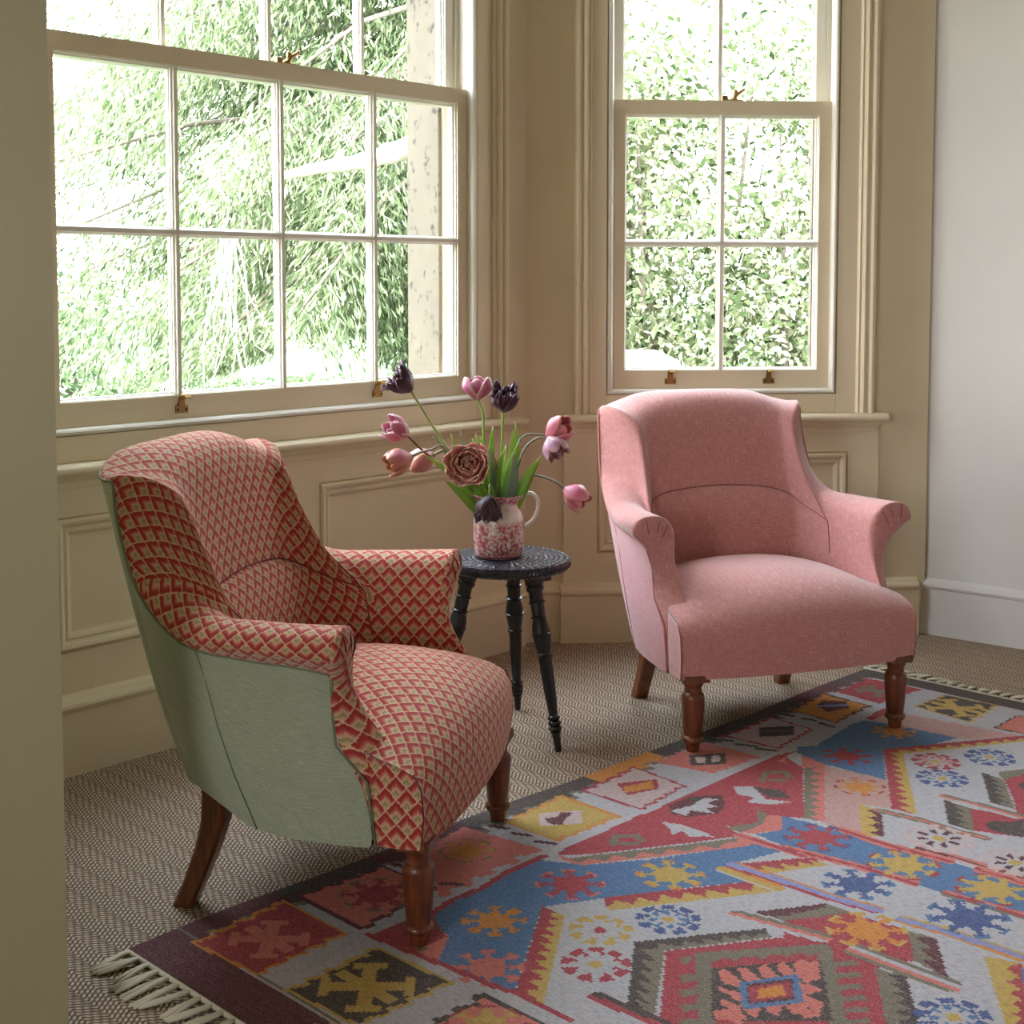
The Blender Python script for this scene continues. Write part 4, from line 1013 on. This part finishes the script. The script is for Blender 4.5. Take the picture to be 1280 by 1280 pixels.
LEAVES = [(-0.076, (-0.147, 3.635, 0.704), (-0.230, 3.620, 0.750), 3.620, 0.010, 0),
          (-0.089, (-0.130, 3.625, 0.646), (-0.175, 3.600, 0.687), 3.600, 0.011, 0),
          (-0.106, (-0.138, 3.665, 0.732), (-0.164, 3.680, 0.802), 3.680, 0.009, 0),
          (-0.106, (-0.149, 3.675, 0.737), (-0.212, 3.700, 0.792), 3.700, 0.008, 1),
          (-0.080, (-0.076, 3.655, 0.733), (-0.097, 3.660, 0.805), 3.660, 0.012, 0),
          (-0.068, (-0.059, 3.675, 0.741), (-0.051, 3.700, 0.817), 3.700, 0.011, 0),
          (-0.055, (-0.072, 3.650, 0.740), (-0.084, 3.650, 0.795), 3.650, 0.010, 0),
          (-0.042, (-0.025, 3.670, 0.731), (-0.017, 3.690, 0.769), 3.690, 0.010, 0),
          (-0.034, (0.000, 3.650, 0.723), (0.002, 3.650, 0.814), 3.650, 0.013, 0),
          (-0.021, (0.025, 3.670, 0.746), (0.009, 3.690, 0.829), 3.690, 0.011, 0),
          (-0.042, (-0.038, 3.635, 0.714), (-0.059, 3.620, 0.769), 3.620, 0.013, 1),
          (-0.013, (0.017, 3.630, 0.704), (0.002, 3.610, 0.758), 3.610, 0.014, 1),
          (0.000, (0.032, 3.640, 0.699), (0.071, 3.630, 0.738), 3.630, 0.012, 0),
          (0.013, (0.047, 3.655, 0.697), (0.076, 3.660, 0.743), 3.660, 0.010, 0),
          (-0.089, (-0.111, 3.675, 0.698), (-0.139, 3.700, 0.807), 3.700, 0.008, 1),
          (-0.059, (-0.050, 3.635, 0.708), (-0.017, 3.620, 0.765), 3.620, 0.013, 0),
          (-0.025, (-0.017, 3.640, 0.703), (0.021, 3.630, 0.785), 3.630, 0.012, 0),
          (-0.085, (-0.084, 3.635, 0.699), (-0.063, 3.620, 0.748), 3.620, 0.011, 0),
          (-0.106, (-0.097, 3.645, 0.690), (-0.084, 3.640, 0.735), 3.640, 0.010, 0),
          (-0.074, (-0.094, 3.680, 0.740), (-0.107, 3.710, 0.784), 3.710, 0.008, 0)]
for i, (bx_, c0, t0, Y, w, g) in enumerate(LEAVES):
    B = JC + Vector(((bx_ - JC.x) * .75, (Y - 3.65) * .4, .10))
    leaf('', B, c0, t0, w, M_LEAF_BLUE if g else M_LEAF, i, lv)
SKY = 17.0; SUN = 5.0; EXPOSURE = 0.33
# ------------------------------------------------------------------ garden
GZ = -0.62
def m_lawn():
    t = NT('sunlit_lawn'); c = t.coord(); n = t.noise(c, 1.2, 5); n2 = t.noise(c, 60, 3)
    t.set(Base_Color=t.mix(n, S(46, 64, 28), S(60, 80, 36)), Roughness=.9, Normal=t.bump(n2, .5, .02)); return t.m
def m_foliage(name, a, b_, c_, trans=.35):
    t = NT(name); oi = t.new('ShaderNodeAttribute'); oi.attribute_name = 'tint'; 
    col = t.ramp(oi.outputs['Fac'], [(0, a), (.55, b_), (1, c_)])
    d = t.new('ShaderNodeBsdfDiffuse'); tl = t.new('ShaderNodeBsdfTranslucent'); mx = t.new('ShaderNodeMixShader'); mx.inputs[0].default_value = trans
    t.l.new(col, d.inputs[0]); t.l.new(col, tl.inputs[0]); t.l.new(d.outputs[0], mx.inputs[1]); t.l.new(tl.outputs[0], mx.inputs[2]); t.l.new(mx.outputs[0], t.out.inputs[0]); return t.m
struct(obj('ground_lawn', [(-60, 2.95, GZ), (60, 2.95, GZ), (60, 90, GZ), (-60, 90, GZ), (-3.95, 2.95, GZ), (-60, -30, GZ), (-3.95, -30, GZ)], [(0, 1, 2, 3), (5, 6, 4, 0)], m_lawn()))
pth = MB(); pth.box(-14, 16, 19.5, 24.5, GZ, GZ + .03)
struct(pth.build('ground_path', m_plain('pale_gravel', S(186, 176, 160), .95)))
def leafmesh(name, V, F, tint, mat, parent):
    me = bpy.data.meshes.new(name); V = np.asarray(V, np.float32); F = np.asarray(F, np.int32)
    me.from_pydata(V.tolist(), [], F.tolist()); me.materials.append(mat)
    at = me.attributes.new('tint', 'FLOAT', 'FACE'); at.data.foreach_set('value', np.asarray(tint, np.float32)); me.update()
    o = bpy.data.objects.new(name, me); COLL.objects.link(o); o.parent = parent; return o
def cards(C, D, Lg, Wd, rg):
    """kite-shaped leaves: centre C, direction D"""
    n = len(C); D = D / np.linalg.norm(D, axis=1, keepdims=True); r = rg.normal(size=(n, 3)); Sd = np.cross(D, r); Sd /= np.linalg.norm(Sd, axis=1, keepdims=True) + 1e-9
    Lg = Lg[:, None]; Wd = Wd[:, None]
    V = np.stack([C - D * Lg * .5, C + Sd * Wd * .5 + D * Lg * .05, C + D * Lg * .5, C - Sd * Wd * .5 + D * Lg * .05], 1).reshape(-1, 3)
    return V, np.arange(n * 4).reshape(n, 4)
M_BARK = m_plain('grey_cedar_bark', S(112, 102, 90), .95); M_TWIG = m_plain('pale_dead_twig', S(190, 182, 168), .9)

def conifer(name, label, tx, ty, height, nb, mat, seed, reach=(2.4, 4.6), zr=(.2, 7.5), azr=(0, 2 * PI), limb=None, density=1.0):
    rg = np.random.default_rng(seed); root = empty(name, (tx, ty, GZ)); tag(root, label, 'tree', 'garden trees')
    b = MB(); b.tube([(0, 0, 0), (.05, 0, height * .4), (0, .05, height)], [.30, .22, .05], 12); b.build('trunk', M_BARK, root, smooth=True)
    Vs, Fs, Ts, off = [], [], [], 0; bb = MB()
    for k in range(nb):
        az = rg.uniform(*azr); z0 = rg.uniform(*zr); L = rg.uniform(*reach) * (1 - .25 * z0 / max(height, 1)); droop = rg.uniform(.55, 1.1)
        d = np.array([math.cos(az), math.sin(az), 0]); sd = np.array([-d[1], d[0], 0])
        P = lambda t: d * (L * t) + np.array([0, 0, z0 + L * (.22 * t - droop * .62 * t * t)])
        q = [t for t in (0, .2, .4, .6, .85) if P(t)[2] > 1.4 or t < .3]; bb.tube([tuple(P(t)) for t in q], [.045, .036, .026, .018, .008][:len(q)], 5)
        m = int(1500 * L / 3.5 * density); t = rg.uniform(.12, 1, m) ** .75; lat = rg.normal(0, .34, m) * L * .26 * (1.08 - t * .6)
        base = np.stack([P(q) for q in t]) + sd * lat[:, None]; hang = np.abs(rg.normal(0, .20, m)) + np.abs(lat) * .35
        C = base + np.stack([rg.normal(0, .05, m), rg.normal(0, .05, m), -hang], 1)
        D = d * .45 + sd * np.sign(lat)[:, None] * .5 + np.array([0, 0, -.85]) + rg.normal(0, .28, (m, 3))
        kp = C[:, 2] > 1.24 + .20 * np.sin(C[:, 0] * 3); C, D, t, hang = C[kp], D[kp], t[kp], hang[kp]; m = len(C)
        if not m: continue
        V, F = cards(C, D, rg.uniform(.05, .13, m), rg.uniform(.010, .022, m), rg)
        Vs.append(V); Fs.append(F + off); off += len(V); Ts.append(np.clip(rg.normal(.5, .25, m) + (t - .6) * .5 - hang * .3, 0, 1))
    bb.build('branch', M_BARK, root, smooth=True)
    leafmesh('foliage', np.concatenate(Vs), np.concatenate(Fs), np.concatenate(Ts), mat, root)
    if limb:
        lb = MB(); lb.tube(catmull([tuple(Vector(p) - Vector((tx, ty, GZ))) for p in limb], 4), [(1 + .12 * math.sin(q * 2.3)) * (.085 - .062 * (q / 20) ** 1.2) for q in range(21)], 10)
        lb.build('limb', M_TWIG, root, smooth=True)
    return root
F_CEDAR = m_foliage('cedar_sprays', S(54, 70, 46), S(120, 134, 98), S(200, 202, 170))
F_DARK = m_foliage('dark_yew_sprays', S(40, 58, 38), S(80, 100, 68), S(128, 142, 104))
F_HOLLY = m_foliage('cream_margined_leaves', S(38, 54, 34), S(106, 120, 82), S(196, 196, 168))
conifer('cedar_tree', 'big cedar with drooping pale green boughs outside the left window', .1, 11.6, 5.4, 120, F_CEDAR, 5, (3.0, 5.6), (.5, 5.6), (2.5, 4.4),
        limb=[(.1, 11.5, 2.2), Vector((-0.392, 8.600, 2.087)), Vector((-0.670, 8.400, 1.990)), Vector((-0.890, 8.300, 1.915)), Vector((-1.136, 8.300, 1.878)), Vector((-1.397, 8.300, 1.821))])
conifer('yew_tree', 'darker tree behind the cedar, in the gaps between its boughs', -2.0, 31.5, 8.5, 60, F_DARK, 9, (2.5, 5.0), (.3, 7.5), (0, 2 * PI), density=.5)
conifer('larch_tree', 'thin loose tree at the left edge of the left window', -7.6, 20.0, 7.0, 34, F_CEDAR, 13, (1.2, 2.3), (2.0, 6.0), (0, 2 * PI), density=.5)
# dead bough hanging inside the cedar
tw = MB(); rt = random.Random(4)
for k in range(16):
    x0 = rt.uniform(-.05, .05); pts = []; dx, dy = rt.uniform(-.22, .30), rt.uniform(-.15, .15); ln = rt.uniform(.7, 1.5)
    for j in range(9): q = j / 8; pts.append((x0 + dx * q + .10 * math.sin(q * 5 + k) * q, dy * q, -ln * q + .28 * max(0, q - .72) * (k % 3)))
    tw.tube(pts, [.008 * (1 - .75 * j / 8) for j in range(9)], 5)
o = tw.build('dead_bough', M_TWIG, None, smooth=True); o.location = Vector((-1.751, 8.600, 1.502)); tag(o, 'bare whitish dead twigs hanging in front of the cedar', 'branch')

def shrub(name, label, cx, cy, w, d, h, n, mat, seed, lsz=(.05, .085), group=None, rs=1.0):
    rg = np.random.default_rng(seed); root = empty(name, (cx, cy, GZ)); tag(root, label, 'shrub', group)
    nl = 90; lob = np.stack([rg.uniform(-w, w, nl) * .5, rg.uniform(-d, d, nl) * .35, rg.uniform(.25 * rs, h, nl)], 1); rad = rg.uniform(.35, .75, nl) * rs
    k = rg.integers(0, nl, n); v = rg.normal(size=(n, 3)); v /= np.linalg.norm(v, axis=1, keepdims=True); v[:, 1] -= .35
    C = lob[k] + v * (rad[k] * rg.uniform(.72, 1.05, n))[:, None]; C[:, 2] = np.maximum(C[:, 2], .05)
    D = v * .7 + rg.normal(0, .6, (n, 3)) + np.array([0, 0, -.2])
    V, F = cards(C, D, rg.uniform(*lsz, n), rg.uniform(lsz[0] * .42, lsz[1] * .5, n), rg)
    leafmesh('foliage', V, F, np.clip(rg.normal(.70, .30, n), 0, 1), mat, root)
    b = MB()
    for q in range(16):
        a = rg.uniform(0, 6.28); x, y = rg.uniform(-w, w) * .4, rg.uniform(-d, d) * .3
        b.tube([(x * .6, y, 0), (x, y, h * .45), (x + .3 * math.cos(a), y + .2 * math.sin(a), h * rg.uniform(.7, 1))], [.03, .022, .006], 5)
    b.build('stem', M_BARK, root, smooth=True); return root
shrub('holly_shrub', 'tall cream-variegated evergreen shrub filling the right window', 1.75, 8.9, 3.4, 1.6, 3.5, 60000, F_HOLLY, 21)
shrub('laurel_shrub', 'dark low bush at the bottom left corner of the left window', -5.6, 14.6, 2.6, 1.6, 1.7, 5000, F_DARK, 22, (.08, .16), 'low bushes on the lawn')
shrub('shade_shrub', 'low dark leafy strip standing in for the shade under the cedar boughs beside the lawn', -3.6, 18.6, 4.0, 1.0, .40, 7000, F_DARK, 23, (.06, .12), 'low bushes on the lawn', .45)  # dark leaves added in place of the shade below the cedar
# white rounded cover standing in front of the shrub
gt = empty('garden_cover', (.30, 7.35, GZ)); tag(gt, 'white rounded cover at the foot of the shrub, bottom left of the right window', 'cover')
MB().box(-.62, .52, -.38, .38, 0, 1.30).build('side_panel', m_plain('white_canvas_side', S(226, 224, 218), .6), gt, bevel=.06)
MB().box(-.66, .56, -.42, .42, 1.30, 1.45).build('top_panel', m_plain('white_canvas_top', S(240, 240, 236), .5), gt, bevel=.07)

# ------------------------------------------------------------------ light
def area_portal(M, x0, x1, z0, z1, y):
    L = bpy.data.lights.new('daylight_opening', 'AREA'); L.shape = 'RECTANGLE'; L.size = x1 - x0; L.size_y = z1 - z0; L.cycles.is_portal = True
    o = bpy.data.objects.new('daylight_opening', L); COLL.objects.link(o)
    # area lights shine along local -z; local x along the wall, local y up
    R = Matrix.Identity(4); ax = (M.to_3x3() @ Vector((1, 0, 0))).normalized(); ay = Vector((0, 0, 1)); az = ax.cross(ay)
    out = (M.to_3x3() @ Vector((0, 1, 0))).normalized()
    if az.dot(out) < 0: ax = -ax; az = ax.cross(ay)
    R.col[0][:3] = ax; R.col[1][:3] = ay; R.col[2][:3] = az; R.col[3][:3] = M @ Vector(((x0 + x1) / 2, y, (z0 + z1) / 2)); o.matrix_world = R
area_portal(W1, 0, 1.43, .85, HEAD, .26); area_portal(W2, -.03, .70, .85, HEAD, .26)
SR = Matrix.Translation((0, -3.4, 0)) @ Matrix.Rotation(PI, 4, 'Z'); area_portal(SR, 2.4, 3.4, .9, 2.6, .05)

W = bpy.data.worlds.new('sky'); SC.world = W; W.use_nodes = True; t = W.node_tree; bg = t.nodes['Background']
tc = t.nodes.new('ShaderNodeTexCoord'); sp = t.nodes.new('ShaderNodeSeparateXYZ'); cr = t.nodes.new('ShaderNodeValToRGB')
t.links.new(tc.outputs['Generated'], sp.inputs[0]); t.links.new(sp.outputs[2], cr.inputs[0]); t.links.new(cr.outputs[0], bg.inputs[0])
cr.color_ramp.elements[0].position = 0.0; cr.color_ramp.elements[0].color = (1.0, .98, .95, 1); cr.color_ramp.elements[1].position = .7; cr.color_ramp.elements[1].color = (.74, .86, 1.0, 1)
bg.inputs[1].default_value = SKY
L = bpy.data.lights.new('sun', 'SUN'); L.energy = SUN; L.angle = math.radians(1.0); L.color = (1, .95, .86)
o = bpy.data.objects.new('sun', L); COLL.objects.link(o); o.rotation_euler = Vector((-.28, .62, -.73)).to_track_quat('-Z', 'Y').to_euler(); o.location = (0, 0, 12)

# ------------------------------------------------------------------ camera
cd = bpy.data.cameras.new('camera'); cam = bpy.data.objects.new('camera', cd); COLL.objects.link(cam); SC.camera = cam
cam.location = (0, 0, 1.2); cam.rotation_euler = (math.radians(90 - 3.83), 0, 0)
cd.sensor_width = 36; cd.sensor_fit = 'HORIZONTAL'; cd.lens = 36 * 1740 / 1280; cd.shift_y = -170 / 1280; cd.clip_start = .05; cd.clip_end = 300
vs = SC.view_settings; vs.view_transform = 'Standard'; vs.look = 'None'; vs.gamma = 1; vs.use_curve_mapping = False; vs.exposure = EXPOSURE
SC.cycles.max_bounces = 10; SC.cycles.diffuse_bounces = 6; SC.cycles.transparent_max_bounces = 12; SC.cycles.caustics_reflective = False; SC.cycles.caustics_refractive = False
SC.cycles.sample_clamp_indirect = 6
